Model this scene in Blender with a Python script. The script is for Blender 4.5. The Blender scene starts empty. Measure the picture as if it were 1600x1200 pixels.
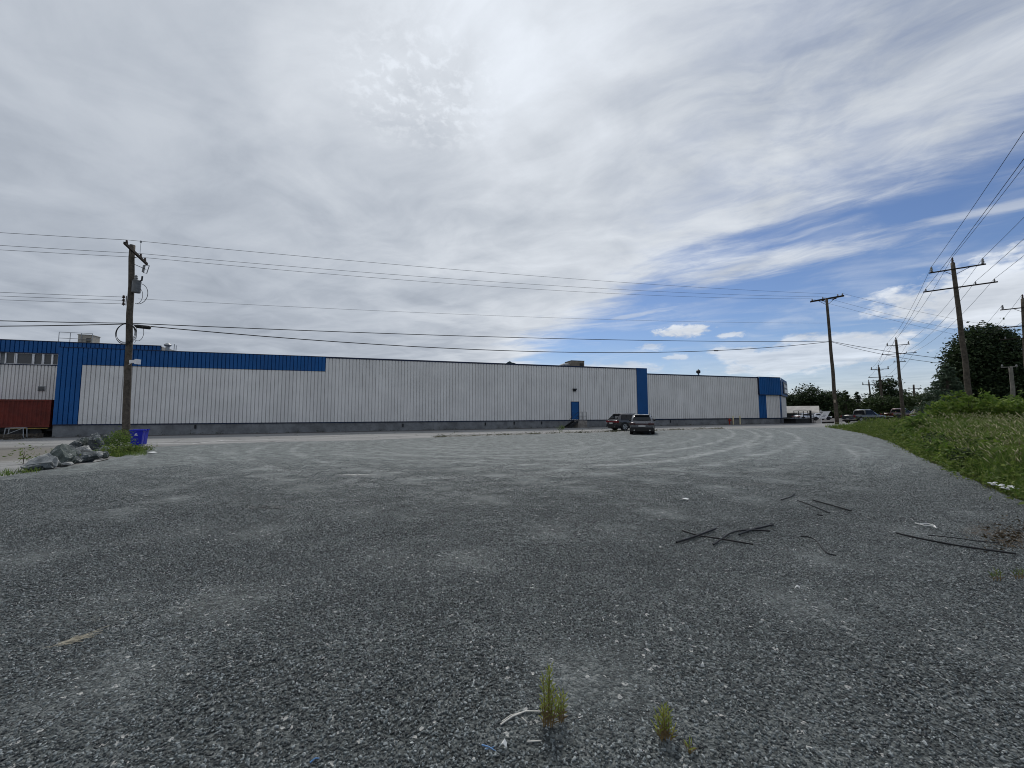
import bpy, bmesh, math, random
import numpy as np
from mathutils import Vector, Matrix
R = math.radians
scene = bpy.context.scene
COL = scene.collection

# ----------------------------------------------------------------- camera
PITCH = R(4.3)
EYE = 1.65
cam_data = bpy.data.cameras.new('camera')
cam_data.sensor_width = 36.0
cam_data.lens = 36.0 * 600.0 / 1600.0          # ultra wide phone lens
cam_data.clip_start = 0.05
cam_data.clip_end = 6000.0
cam = bpy.data.objects.new('camera', cam_data)
COL.objects.link(cam)
cam.location = (0, 0, EYE)
cam.rotation_euler = (R(90) + PITCH, 0, 0)
scene.camera = cam

# ----------------------------------------------------------------- node helper
class V:
    """a socket with arithmetic"""
    nt = None
    def __init__(s, sock): s.s = sock
    @staticmethod
    def m(op, *a, clamp=False):
        n = V.nt.nodes.new('ShaderNodeMath'); n.operation = op; n.use_clamp = clamp
        for i, x in enumerate(a):
            if isinstance(x, V): V.nt.links.new(x.s, n.inputs[i])
            else: n.inputs[i].default_value = x
        return V(n.outputs[0])
    def __add__(a, b): return V.m('ADD', a, b)
    __radd__ = __add__
    def __sub__(a, b): return V.m('SUBTRACT', a, b)
    def __rsub__(a, b): return V.m('SUBTRACT', b, a)
    def __mul__(a, b): return V.m('MULTIPLY', a, b)
    __rmul__ = __mul__
    def __truediv__(a, b): return V.m('DIVIDE', a, b)
    def __rtruediv__(a, b): return V.m('DIVIDE', b, a)
    def __pow__(a, b): return V.m('POWER', a, b)
def vmax(a, b): return V.m('MAXIMUM', a, b)
def vmin(a, b): return V.m('MINIMUM', a, b)
def smooth(x, a, b, lo=0.0, hi=1.0):
    n = V.nt.nodes.new('ShaderNodeMapRange'); n.interpolation_type = 'SMOOTHSTEP'
    V.nt.links.new(x.s, n.inputs[0])
    n.inputs[1].default_value = a; n.inputs[2].default_value = b
    n.inputs[3].default_value = lo; n.inputs[4].default_value = hi
    return V(n.outputs[0])
def comb(x, y, z=0.0):
    n = V.nt.nodes.new('ShaderNodeCombineXYZ')
    for i, q in enumerate((x, y, z)):
        if isinstance(q, V): V.nt.links.new(q.s, n.inputs[i])
        else: n.inputs[i].default_value = q
    return V(n.outputs[0])
def sep(v):
    n = V.nt.nodes.new('ShaderNodeSeparateXYZ'); V.nt.links.new(v.s, n.inputs[0])
    return V(n.outputs[0]), V(n.outputs[1]), V(n.outputs[2])
def noise(vec, scale, detail=4.0, rough=0.5, dist=0.0, lac=2.0):
    n = V.nt.nodes.new('ShaderNodeTexNoise')
    V.nt.links.new(vec.s, n.inputs['Vector'])
    n.inputs['Scale'].default_value = scale; n.inputs['Detail'].default_value = detail
    n.inputs['Roughness'].default_value = rough; n.inputs['Distortion'].default_value = dist
    n.inputs['Lacunarity'].default_value = lac
    return V(n.outputs['Fac'])
def mixc(f, a, b):
    n = V.nt.nodes.new('ShaderNodeMix'); n.data_type = 'RGBA'
    for i, x in ((0, f), (6, a), (7, b)):
        if isinstance(x, V): V.nt.links.new(x.s, n.inputs[i])
        elif i == 0: n.inputs[0].default_value = x
        else: n.inputs[i].default_value = (*x, 1) if len(x) == 3 else x
    return V(n.outputs[2])
def ramp(x, pts, interp='LINEAR'):
    n = V.nt.nodes.new('ShaderNodeValToRGB'); V.nt.links.new(x.s, n.inputs[0])
    cr = n.color_ramp; cr.interpolation = interp
    while len(cr.elements) < len(pts): cr.elements.new(0.5)
    for e, (p, c) in zip(cr.elements, pts):
        e.position = p; e.color = (c, c, c, 1) if not isinstance(c, tuple) else (*c, 1)
    return V(n.outputs[0])

# ----------------------------------------------------------------- sky
SUN_EL, SUN_AZ = 50.0, -2.0                    # azimuth measured from +Y towards +X
world = bpy.data.worlds.new('World'); scene.world = world
world.use_nodes = True
V.nt = nt = world.node_tree
nt.nodes.clear()
tc = nt.nodes.new('ShaderNodeTexCoord')
dx, dy, dz = sep(V(tc.outputs['Generated']))
zz = vmax(dz, 0.0)
px = dx / (zz + 0.06)
py = dy / (zz + 0.06)
P = comb(px, py)
# slow warp of the cloud plane
wx = (noise(P, 0.9, 3.0) - 0.5) * 0.9
wy = (noise(comb(px + 7.3, py - 3.1), 0.9, 3.0) - 0.5) * 0.9
wpx, wpy = px + wx * 0.55, py + wy * 0.55
WP = comb(wpx, wpy)
ca, sa = math.cos(R(-30)), math.sin(R(-30))
ss = wpx * ca + wpy * sa                        # along the streaks
tt = wpy * ca - wpx * sa                        # across them
ST = comb(ss * 0.5, tt * 1.5)
streak = noise(ST, 1.35, 9.0, 0.58, 0.3)
fine = noise(comb(ss * 0.8, tt * 1.5, 4.0), 4.2, 9.0, 0.62, 0.4)
big = noise(comb(wpx * 0.8, wpy, 2.0), 1.05, 4.0, 0.5)
med = noise(comb(wpx, wpy, 9.0), 2.4, 8.0, 0.55, 0.5)
# main deck: everything left of a bending edge
edge = ramp(py / 8.0, [(0.0, 0.99), (0.15, 0.86), (0.175, 0.79), (0.2, 0.68), (0.25, 0.56), (0.31, 0.5),
                       (0.38, 0.37), (0.46, 0.24), (0.62, 0.1), (0.8, 0.02), (1.0, 0.0)], 'B_SPLINE') * 2.0
e = edge - px + (streak - 0.5) * 1.5 + (med - 0.5) * 0.3 + (fine - 0.5) * 0.55
deck = smooth(e, -0.34, 0.44)
thin = smooth(streak * 0.55 + fine * 0.45, 0.60, 0.38) * smooth(px - py * 0.25, -0.15, 0.75)
deck = deck * (1.0 - thin * 0.42)
# a tongue of cirrus reaching into the blue
def lobe(cx, cy, ang, la, lb, amp, soft=0.75):
    c_, s_ = math.cos(R(ang)), math.sin(R(ang))
    ux, uy = px - cx, py - cy
    a_ = (ux * c_ + uy * s_) / la
    b_ = (uy * c_ - ux * s_) / lb
    r_ = V.m('SQRT', a_ * a_ + b_ * b_)
    return smooth(1.0 - r_ + (streak - 0.5) * 1.4 + (fine - 0.5) * 1.3, 0.0, soft) * amp
tongue = lobe(1.32, 2.2, -36, 1.05, 0.32, 0.92, 0.95)
wisp1 = lobe(2.05, 1.5, -38, 0.55, 0.09, 0.6)
wisp2 = lobe(2.6, 1.75, -40, 0.9, 0.10, 0.35)
wisp3 = lobe(1.0, 3.1, -40, 0.4, 0.08, 0.5)
veil = smooth(streak * 0.6 + med * 0.4, 0.46, 0.68) * 0.34
# low clouds, in azimuth / elevation degrees
az = V.m('ARCTAN2', dx, dy) * (180.0 / math.pi)
el = V.m('ARCSINE', dz) * (180.0 / math.pi)
AE = comb(az, el * 2.2)
puff = noise(AE, 0.16, 9.0, 0.56, 0.2)
puff2 = noise(AE, 0.55, 8.0, 0.6, 0.2)
def bank(ca_, ce_, ra, re, amp, n=puff, k=2.4, soft=0.5, tilt=0.0):
    a_ = (az - ca_) / ra
    b_ = (el - ce_ - (az - ca_) * tilt) / re
    r_ = V.m('SQRT', a_ * a_ + b_ * b_)
    return smooth(1.0 - r_ + (n - 0.5) * k + (puff2 - 0.5) * 0.9, 0.0, soft) * amp
low = bank(54.0, 11.2, 14.0, 4.4, 0.95, tilt=0.1)
low = vmax(low, bank(37.0, 6.8, 13.0, 2.9, 0.8, tilt=0.03))
low = vmax(low, bank(24.2, 11.2, 4.0, 1.15, 0.95, puff2, 1.2, 0.6))
low = vmax(low, bank(29.9, 10.0, 1.8, 0.6, 0.8, puff2, 1.2, 0.6))
low = vmax(low, bank(20.0, 9.2, 2.2, 0.6, 0.6, puff2, 1.4, 0.7))
low = vmax(low, bank(23.5, 7.6, 2.6, 0.6, 0.7, puff2, 1.3, 0.6))
low = vmax(low, bank(14.0, 6.2, 9.0, 1.5, 0.75, puff, 1.6, 0.6))
hz = smooth(el + (puff - 0.5) * 6.0, 1.0, 10.0, 0.72, 0.0) * smooth(az, -20.0, 20.0, 1.0, 0.75)
cov = vmax(vmax(vmax(deck, tongue), vmax(wisp1, wisp2)), vmax(vmax(low, hz), vmax(veil, wisp3)))
cov = vmin(cov, 1.0)
# cloud brightness: thicker parts are greyer, brighter round the veiled sun
sv = Vector((math.sin(R(SUN_AZ)) * math.cos(R(SUN_EL)), math.cos(R(SUN_AZ)) * math.cos(R(SUN_EL)), math.sin(R(SUN_EL))))
sd = vmax(dx * sv.x + dy * sv.y + dz * sv.z, 0.0)
glow = (sd ** 10.0) * 0.17 + (sd ** 90.0) * 0.07
body = smooth(big * 0.40 + med * 0.3 + streak * 0.30, 0.36, 0.64)     # 0 grey .. 1 white
flock = noise(comb(px + wx * 0.1, py + wy * 0.1, 5.0), 26.0, 4.0, 0.6, 0.25)
flockmask = smooth(V.m('SQRT', (px + 0.27) * (px + 0.27) + (py - 1.05) * (py - 1.05)), 0.05, 0.31, 1.0, 0.0)
leftgrey = smooth(px, -1.9, 0.2, 0.0, 1.0)
lum = 0.415 + body * 0.20 * (leftgrey * 0.5 + 0.5) + (fine - 0.5) * (leftgrey * 0.11 + 0.06) + (med - 0.5) * 0.12 + (streak - 0.5) * 0.12 + leftgrey * 0.07 \
      + glow + (smooth(flock, 0.45, 0.68) - 0.25) * flockmask * 0.12
lum = lum + smooth(e, 0.9, 0.15) * 0.08 + low * 0.1
lum = vmin(vmax(lum, 0.22), 0.93)
warm = smooth(lum, 0.3, 0.75)
tint = mixc(warm, (0.885, 0.995, 1.17), (0.94, 1.0, 1.085))
skyn = nt.nodes.new('ShaderNodeTexSky'); skyn.sky_type = 'NISHITA'; skyn.sun_disc = False
skyn.sun_elevation = R(SUN_EL); skyn.sun_rotation = R(SUN_AZ)
skyn.altitude = 0.0; skyn.air_density = 1.0; skyn.dust_density = 0.25; skyn.ozone_density = 3.0
SKY = 0.072
scale = nt.nodes.new('ShaderNodeVectorMath'); scale.operation = 'SCALE'
nt.links.new(tint.s, scale.inputs[0]); nt.links.new((lum / SKY).s, scale.inputs['Scale'])
skt = nt.nodes.new('ShaderNodeVectorMath'); skt.operation = 'MULTIPLY'
nt.links.new(skyn.outputs[0], skt.inputs[0]); skt.inputs[1].default_value = (0.98, 1.03, 1.2)
skycol = mixc(cov, V(skt.outputs[0]), V(scale.outputs[0]))
bg = nt.nodes.new('ShaderNodeBackground'); bg.inputs[1].default_value = SKY
nt.links.new(skycol.s, bg.inputs[0])
wo = nt.nodes.new('ShaderNodeOutputWorld'); nt.links.new(bg.outputs[0], wo.inputs[0])
world.cycles.sampling_method = 'MANUAL'; world.cycles.sample_map_resolution = 1024

# ----------------------------------------------------------------- sun
sl = bpy.data.lights.new('sun', 'SUN'); sl.energy = 2.0; sl.angle = R(8); sl.color = (1.0, 0.96, 0.9)
sun = bpy.data.objects.new('sun', sl); COL.objects.link(sun)
sun.rotation_euler = (R(90 - SUN_EL), 0, R(180 - SUN_AZ))
sun.location = (0, 0, 60)

scene.cycles.pixel_filter_type = 'BLACKMAN_HARRIS'
scene.cycles.filter_width = 1.0
scene.view_settings.view_transform = 'Standard'
scene.view_settings.look = 'None'
scene.view_settings.exposure = 0.0
scene.view_settings.gamma = 1.0
scene.view_settings.use_curve_mapping = False

# ----------------------------------------------------------------- survey: pixel of the 1600 x 1200 photograph -> point of the site
def ray(px, py):
    u, v = (px - 800) / 600.0, (600 - py) / 600.0
    return u, math.cos(PITCH) - v * math.sin(PITCH), math.sin(PITCH) + v * math.cos(PITCH)
W0 = Vector((-39.592, 33.240))                 # left front corner of the warehouse
WA = R(17.4)
WC, WS = math.cos(WA), math.sin(WA)
def sstep(a, b, x):
    t = min(max((x - a) / (b - a), 0.0), 1.0)
    return t * t * (3 - 2 * t)
VERGE = [(9.2, -6.0), (8.0, 2.0), (9.0, 6.7), (11.6, 9.9), (17.0, 16.6), (21.8, 22.2), (28.5, 31.5), (33.0, 39.5)]
STREET = [(40.0, 47.5), (62.0, 73.0), (104.0, 122.0)]
def verge_dist(x, y, line=VERGE):
    """signed distance to the edge of the gravel, positive inside the grass verge"""
    best, sg = 1e9, 1
    for (ax, ay), (bx, by) in zip(line[:-1], line[1:]):
        vx, vy = bx - ax, by - ay
        t = min(max(((x - ax) * vx + (y - ay) * vy) / (vx * vx + vy * vy), 0), 1)
        qx, qy = x - ax - t * vx, y - ay - t * vy
        d = math.hypot(qx, qy)
        if d < best:
            best = d; sg = 1 if (vx * (y - ay) - vy * (x - ax)) < 0 else -1
    return best * sg
def g(x, y):
    """height of the ground"""
    s = (x - W0.x) * WC + (y - W0.y) * WS
    z = sstep(8, 32, y) * min(max(-0.4 + 0.0058 * s, -0.55), 0.15)
    if x > 5 and y > 4:
        z += 0.38 * sstep(-2.0, 7.0, verge_dist(x, y, VERGE + STREET)) * sstep(8, 30, y)
    return z
def at(px, py, dz=0.0):
    """point of the ground seen at a pixel"""
    d = ray(px, py); z = 0.0
    for _ in range(60):
        t = (z + dz - EYE) / d[2]
        z = z * 0.5 + 0.5 * g(d[0] * t, d[1] * t)
    return Vector((d[0] * t, d[1] * t, z))
def at_depth(px, py, Y):
    d = ray(px, py); t = Y / d[1]
    return Vector((d[0] * t, Y, EYE + d[2] * t))

# ----------------------------------------------------------------- materials
def srgb(r, g_, b):
    f = lambda c: (c / 255 / 12.92) if c / 255 <= 0.04045 else ((c / 255 + 0.055) / 1.055) ** 2.4
    return (f(r), f(g_), f(b))
MATS = {}
def pbr(name, col, rough=0.6, metal=0.0, var=0.12, vscale=3.0, bump=0.0, bscale=40.0, spec=0.3, rnd=0.0, coat=0.0, dirt=0.0):
    """procedural paint / metal / concrete: noise in colour and roughness, optional bump, per-object tone"""
    if name in MATS: return MATS[name]
    m = bpy.data.materials.new(name); m.use_nodes = True
    V.nt = nt = m.node_tree
    b = nt.nodes['Principled BSDF']
    geo = nt.nodes.new('ShaderNodeNewGeometry'); pos = V(geo.outputs['Position'])
    n1 = noise(pos, vscale, 8, 0.65)
    dark = tuple(c * (1 - var) for c in col); light = tuple(min(c * (1 + var), 1) for c in col)
    c = mixc(smooth(n1, 0.3, 0.7), dark, light)
    if rnd:
        oi = nt.nodes.new('ShaderNodeObjectInfo')
        k = V(oi.outputs['Random']) * (2 * rnd) + (1 - rnd)
        sc_ = nt.nodes.new('ShaderNodeVectorMath'); sc_.operation = 'SCALE'
        nt.links.new(c.s, sc_.inputs[0]); nt.links.new(k.s, sc_.inputs['Scale']); c = V(sc_.outputs[0])
    if dirt:
        x, y, z = sep(pos)
        run = noise(comb(x * 3.0, y * 3.0, z * 0.25), 1.2, 7, 0.7)
        c = mixc(smooth(run, 0.52, 0.78) * dirt, c, tuple(q * 0.45 for q in col))
    nt.links.new(c.s, b.inputs['Base Color'])
    b.inputs['Metallic'].default_value = metal
    b.inputs['Specular IOR Level'].default_value = spec
    rr = smooth(noise(pos, vscale * 2.3, 5), 0.3, 0.7, max(rough - 0.1, 0.02), min(rough + 0.1, 1))
    nt.links.new(rr.s, b.inputs['Roughness'])
    if coat: b.inputs['Coat Weight'].default_value = coat; b.inputs['Coat Roughness'].default_value = 0.05
    if bump:
        bn = nt.nodes.new('ShaderNodeBump'); bn.inputs['Strength'].default_value = bump; bn.inputs['Distance'].default_value = 0.02
        nt.links.new(noise(pos, bscale, 8, 0.65).s, bn.inputs['Height']); nt.links.new(bn.outputs[0], b.inputs['Normal'])
    MATS[name] = m
    return m
def leafmat(name, c1, c2, c3, trans=0.35, vs=0.8):
    if name in MATS: return MATS[name]
    m = bpy.data.materials.new(name); m.use_nodes = True
    V.nt = nt = m.node_tree
    b = nt.nodes['Principled BSDF']; out = nt.nodes['Material Output']
    geo = nt.nodes.new('ShaderNodeNewGeometry')
    pos = V(geo.outputs['Position']); ri = V(geo.outputs['Random Per Island'])
    n1 = noise(pos, vs, 5, 0.6)
    c = mixc(smooth(n1, 0.35, 0.65), c1, c2)
    c = mixc(smooth(ri, 0.35, 1.0), c, c3)
    nt.links.new(c.s, b.inputs['Base Color'])
    b.inputs['Roughness'].default_value = 0.6; b.inputs['Specular IOR Level'].default_value = 0.2
    tr = nt.nodes.new('ShaderNodeBsdfTranslucent'); nt.links.new(c.s, tr.inputs[0])
    mx = nt.nodes.new('ShaderNodeMixShader'); mx.inputs[0].default_value = trans
    nt.links.new(b.outputs[0], mx.inputs[1]); nt.links.new(tr.outputs[0], mx.inputs[2]); nt.links.new(mx.outputs[0], out.inputs[0])
    MATS[name] = m
    return m
def glassmat(name, col=(0.01, 0.012, 0.015), rough=0.03):
    if name in MATS: return MATS[name]
    m = bpy.data.materials.new(name); m.use_nodes = True
    b = m.node_tree.nodes['Principled BSDF']
    b.inputs['Base Color'].default_value = (*col, 1); b.inputs['Roughness'].default_value = rough
    b.inputs['Specular IOR Level'].default_value = 0.22
    MATS[name] = m
    return m

white_clad = pbr('white_cladding', (0.665, 0.652, 0.635), 0.5, var=0.07, vscale=0.5, rnd=0.04, dirt=0.26)
blue_clad = pbr('blue_cladding', (0.002, 0.074, 0.245), 0.5, var=0.1, vscale=0.6, rnd=0.05, dirt=0.15)
navy = pbr('navy_flashing', (0.006, 0.014, 0.045), 0.45)
concrete = pbr('concrete', (0.18, 0.187, 0.195), 0.9, var=0.3, vscale=0.9, bump=0.5, bscale=14, spec=0.2, dirt=0.5)
greymetal = pbr('grey_metal', (0.32, 0.33, 0.34), 0.5, metal=0.3, var=0.15, vscale=4)
beige = pbr('beige_sheet', (0.36, 0.33, 0.28), 0.6, var=0.12, vscale=2)
darkmetal = pbr('dark_metal', (0.02, 0.021, 0.024), 0.5, metal=0.2)
red_paint = pbr('container_red', (0.12, 0.016, 0.009), 0.55, var=0.25, vscale=1.4, dirt=0.5)
black_plastic = pbr('black_plastic', (0.012, 0.012, 0.013), 0.55, var=0.2)
wood = pbr('weathered_wood', (0.085, 0.072, 0.058), 0.9, var=0.4, vscale=5, bump=0.6, bscale=30, spec=0.15, dirt=0.5)
wood_dark = pbr('dark_wood', (0.035, 0.028, 0.024), 0.9, var=0.4, vscale=6, bump=0.5, spec=0.15)
porcelain = pbr('porcelain', (0.22, 0.22, 0.22), 0.3)
brown_porc = pbr('brown_porcelain', (0.05, 0.03, 0.025), 0.3)
white_paint = pbr('white_paint', (0.75, 0.75, 0.76), 0.4, var=0.05)
glass = glassmat('dark_glass')
wire_mat = pbr('wire', (0.03, 0.032, 0.036), 0.5, metal=0.4)
cable_mat = pbr('cable', (0.01, 0.01, 0.012), 0.6)

# ----------------------------------------------------------------- mesh builder
class MB:
    def __init__(s): s.v = []; s.f = []; s.m = []; s.mi = 0
    def add(s, vs, fs):
        o = len(s.v); s.v += [tuple(q) for q in vs]
        for f in fs: s.f.append(tuple(o + i for i in f)); s.m.append(s.mi)
        return s
    def box(s, a, b, M=None):
        (x0, y0, z0), (x1, y1, z1) = a, b
        vs = [Vector(q) for q in ((x0, y0, z0), (x1, y0, z0), (x1, y1, z0), (x0, y1, z0), (x0, y0, z1), (x1, y0, z1), (x1, y1, z1), (x0, y1, z1))]
        if M: vs = [M @ q for q in vs]
        return s.add(vs, [(0, 3, 2, 1), (4, 5, 6, 7), (0, 1, 5, 4), (1, 2, 6, 5), (2, 3, 7, 6), (3, 0, 4, 7)])
    def tube(s, pts, rad, n=8, cap=True):
        pts = [Vector(p) for p in pts]
        if not hasattr(rad, '__len__'): rad = [rad] * len(pts)
        rings = []
        T0 = (pts[1] - pts[0]).normalized()
        up = Vector((0, 0, 1)) if abs(T0.z) < 0.9 else Vector((1, 0, 0))
        N = T0.cross(up).normalized()
        for i, p in enumerate(pts):
            T = (pts[min(i + 1, len(pts) - 1)] - pts[max(i - 1, 0)]).normalized()
            N = (N - T * N.dot(T)).normalized(); B = T.cross(N)
            rings.append([p + (N * math.cos(2 * math.pi * k / n) + B * math.sin(2 * math.pi * k / n)) * rad[i] for k in range(n)])
        vs = [q for r in rings for q in r]; fs = []
        for i in range(len(pts) - 1):
            for k in range(n):
                a, b = i * n + k, i * n + (k + 1) % n
                fs.append((a, b, b + n, a + n))
        if cap:
            fs.append(tuple(range(n - 1, -1, -1))); o = (len(pts) - 1) * n
            fs.append(tuple(o + k for k in range(n)))
        return s.add(vs, fs)
    def lathe(s, prof, n=16, base=(0, 0, 0), M=None):
        vs = []; base = Vector(base)
        for r, z in prof:
            for k in range(n):
                a = 2 * math.pi * k / n
                q = Vector((r * math.cos(a), r * math.sin(a), z))
                vs.append((M @ q if M else q) + base)
        fs = []
        for i in range(len(prof) - 1):
            for k in range(n):
                a, b = i * n + k, i * n + (k + 1) % n
                fs.append((a, b, b + n, a + n))
        fs.append(tuple(range(n - 1, -1, -1))); o = (len(prof) - 1) * n
        fs.append(tuple(o + k for k in range(n)))
        return s.add(vs, fs)
    def mesh(s, name, mats, smooth=False):
        me = bpy.data.meshes.new(name)
        me.from_pydata(s.v, [], s.f)
        if not isinstance(mats, (list, tuple)): mats = [mats]
        for m in mats: me.materials.append(m)
        if len(mats) > 1: me.polygons.foreach_set('material_index', s.m)
        if smooth: me.polygons.foreach_set('use_smooth', [True] * len(me.polygons))
        me.update()
        return me
def link(name, me, parent=None, loc=(0, 0, 0), rot=(0, 0, 0), kind=None, label=None):
    o = bpy.data.objects.new(name, me); COL.objects.link(o)
    o.location = loc; o.rotation_euler = rot
    if parent is not None: o.parent = parent
    if kind: o['kind'] = kind
    if label: o['label'] = label
    return o
def part(name, mb, mat, parent, loc=(0, 0, 0), rot=(0, 0, 0), smooth=False, label=None, kind=None):
    return link(name, mb.mesh(name, mat, smooth), parent, loc, rot, kind, label)
def tag(o, label, cat, group=None):
    o['label'] = label; o['category'] = cat
    if group: o['group'] = group
    return o
def thing(name, label, cat, loc=(0, 0, 0), rot=(0, 0, 0), group=None):
    o = bpy.data.objects.new(name, None); COL.objects.link(o)
    o.empty_display_size = 0.3
    o.location = loc; o.rotation_euler = rot if hasattr(rot, '__len__') else (0, 0, rot)
    return tag(o, label, cat, group)
def solo(name, mb, mat, label, cat, loc=(0, 0, 0), rot=(0, 0, 0), group=None, smooth=False):
    o = part(name, mb, mat, None, loc, rot, smooth)
    return tag(o, label, cat, group)
def copy_tree(o, parent=None):
    c = o.copy(); COL.objects.link(c)
    if parent is not None: c.parent = parent
    for ch in list(o.children): copy_tree(ch, c)
    return c
def bevel(o, w, seg=2):
    md = o.modifiers.new('bevel', 'BEVEL'); md.width = w; md.segments = seg; md.limit_method = 'ANGLE'
    return o

# ----------------------------------------------------------------- ground sheets
def sheet(name, poly, off, step, mat, jitter=0.0, seed=1, rough=0.0):
    """a polygon of the site draped over g(x, y)"""
    rnd = random.Random(seed)
    pts = []
    for (ax, ay), (bx, by) in zip(poly, poly[1:] + poly[:1]):
        L = math.hypot(bx - ax, by - ay); n = max(1, min(60, int(L / 0.6))) if jitter else 1
        for k in range(n):
            t = k / n; j = jitter if (jitter and k) else 0
            pts.append((ax + (bx - ax) * t + rnd.uniform(-j, j), ay + (by - ay) * t + rnd.uniform(-j, j)))
    bm = bmesh.new()
    bm.faces.new([bm.verts.new((x, y, 0)) for x, y in pts])
    xs = [p[0] for p in pts]; ys = [p[1] for p in pts]
    for ax, lo, hi in ((0, min(xs), max(xs)), (1, min(ys), max(ys))):
        k = math.ceil(lo / step) * step
        while k < hi:
            co = (k, 0, 0) if ax == 0 else (0, k, 0); no = (1, 0, 0) if ax == 0 else (0, 1, 0)
            bmesh.ops.bisect_plane(bm, geom=bm.verts[:] + bm.edges[:] + bm.faces[:], plane_co=co, plane_no=no)
            k += step
    bmesh.ops.triangulate(bm, faces=bm.faces[:])
    for v in bm.verts:
        z = g(v.co.x, v.co.y) + off
        if rough: z += rough * (math.sin(v.co.x * 1.7 + 2 * math.sin(v.co.y * 0.6)) * math.sin(v.co.y * 1.3 + v.co.x * 0.4))
        v.co.z = z
    me = bpy.data.meshes.new(name); bm.to_mesh(me); bm.free()
    me.materials.append(mat)
    me.polygons.foreach_set('use_smooth', [True] * len(me.polygons))
    up = sum(p.normal.z for p in me.polygons)
    if up < 0: me.flip_normals()
    return link(name, me, kind='structure')

def ground_material():
    m = bpy.data.materials.new('rough_grass_soil'); m.use_nodes = True
    V.nt = nt = m.node_tree; b = nt.nodes['Principled BSDF']
    pos = V(nt.nodes.new('ShaderNodeNewGeometry').outputs['Position'])
    c = mixc(smooth(noise(pos, 0.35, 8, 0.65), 0.35, 0.65), (0.018, 0.025, 0.009), (0.05, 0.05, 0.022))
    c = mixc(smooth(noise(pos, 6, 6, 0.7), 0.45, 0.75), c, (0.06, 0.05, 0.03))
    nt.links.new(c.s, b.inputs['Base Color']); b.inputs['Roughness'].default_value = 1; b.inputs['Specular IOR Level'].default_value = 0.1
    bn = nt.nodes.new('ShaderNodeBump'); bn.inputs['Distance'].default_value = 0.08
    nt.links.new(noise(pos, 9, 8, 0.7).s, bn.inputs['Height']); nt.links.new(bn.outputs[0], b.inputs['Normal'])
    return m
def asphalt_material():
    m = bpy.data.materials.new('old_asphalt'); m.use_nodes = True
    V.nt = nt = m.node_tree; b = nt.nodes['Principled BSDF']
    pos = V(nt.nodes.new('ShaderNodeNewGeometry').outputs['Position'])
    x, y, z = sep(pos)
    s_ = (x - W0.x) * WC + (y - W0.y) * WS
    q_ = (y - W0.y) * WC - (x - W0.x) * WS            # distance behind (+) / before (-) the wall
    n = noise(comb(s_ * 0.15, q_), 0.9, 8, 0.6)
    c = mixc(smooth(n, 0.3, 0.7), (0.19, 0.19, 0.19), (0.31, 0.31, 0.30))
    c = mixc(smooth(q_ + (n - 0.5) * 2.0, -2.4, -0.7), c, (0.085, 0.08, 0.078))      # darker band along the foot of the wall
    c = mixc(smooth(noise(pos, 30, 6, 0.7), 0.4, 0.7) * 0.5, c, (0.1, 0.1, 0.1))
    dirt_ = smooth(x + (noise(pos, 0.5, 5) - 0.5) * 6, -16.0, -20.0) * smooth(y + (noise(pos, 0.4, 5) - 0.5) * 5, 24.0, 19.0)
    c = mixc(dirt_ * 0.8, c, (0.13, 0.118, 0.098))
    crack = nt.nodes.new('ShaderNodeTexVoronoi'); crack.feature = 'DISTANCE_TO_EDGE'; crack.inputs['Scale'].default_value = 0.35
    nt.links.new(pos.s, crack.inputs['Vector'])
    c = mixc(smooth(V(crack.outputs['Distance']), 0.02, 0.0) * 0.6, c, (0.04, 0.04, 0.04))
    nt.links.new(c.s, b.inputs['Base Color']); b.inputs['Roughness'].default_value = 0.85; b.inputs['Specular IOR Level'].default_value = 0.25
    bn = nt.nodes.new('ShaderNodeBump'); bn.inputs['Distance'].default_value = 0.01; bn.inputs['Strength'].default_value = 0.5
    nt.links.new(noise(pos, 60, 5, 0.7).s, bn.inputs['Height']); nt.links.new(bn.outputs[0], b.inputs['Normal'])
    return m
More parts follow.
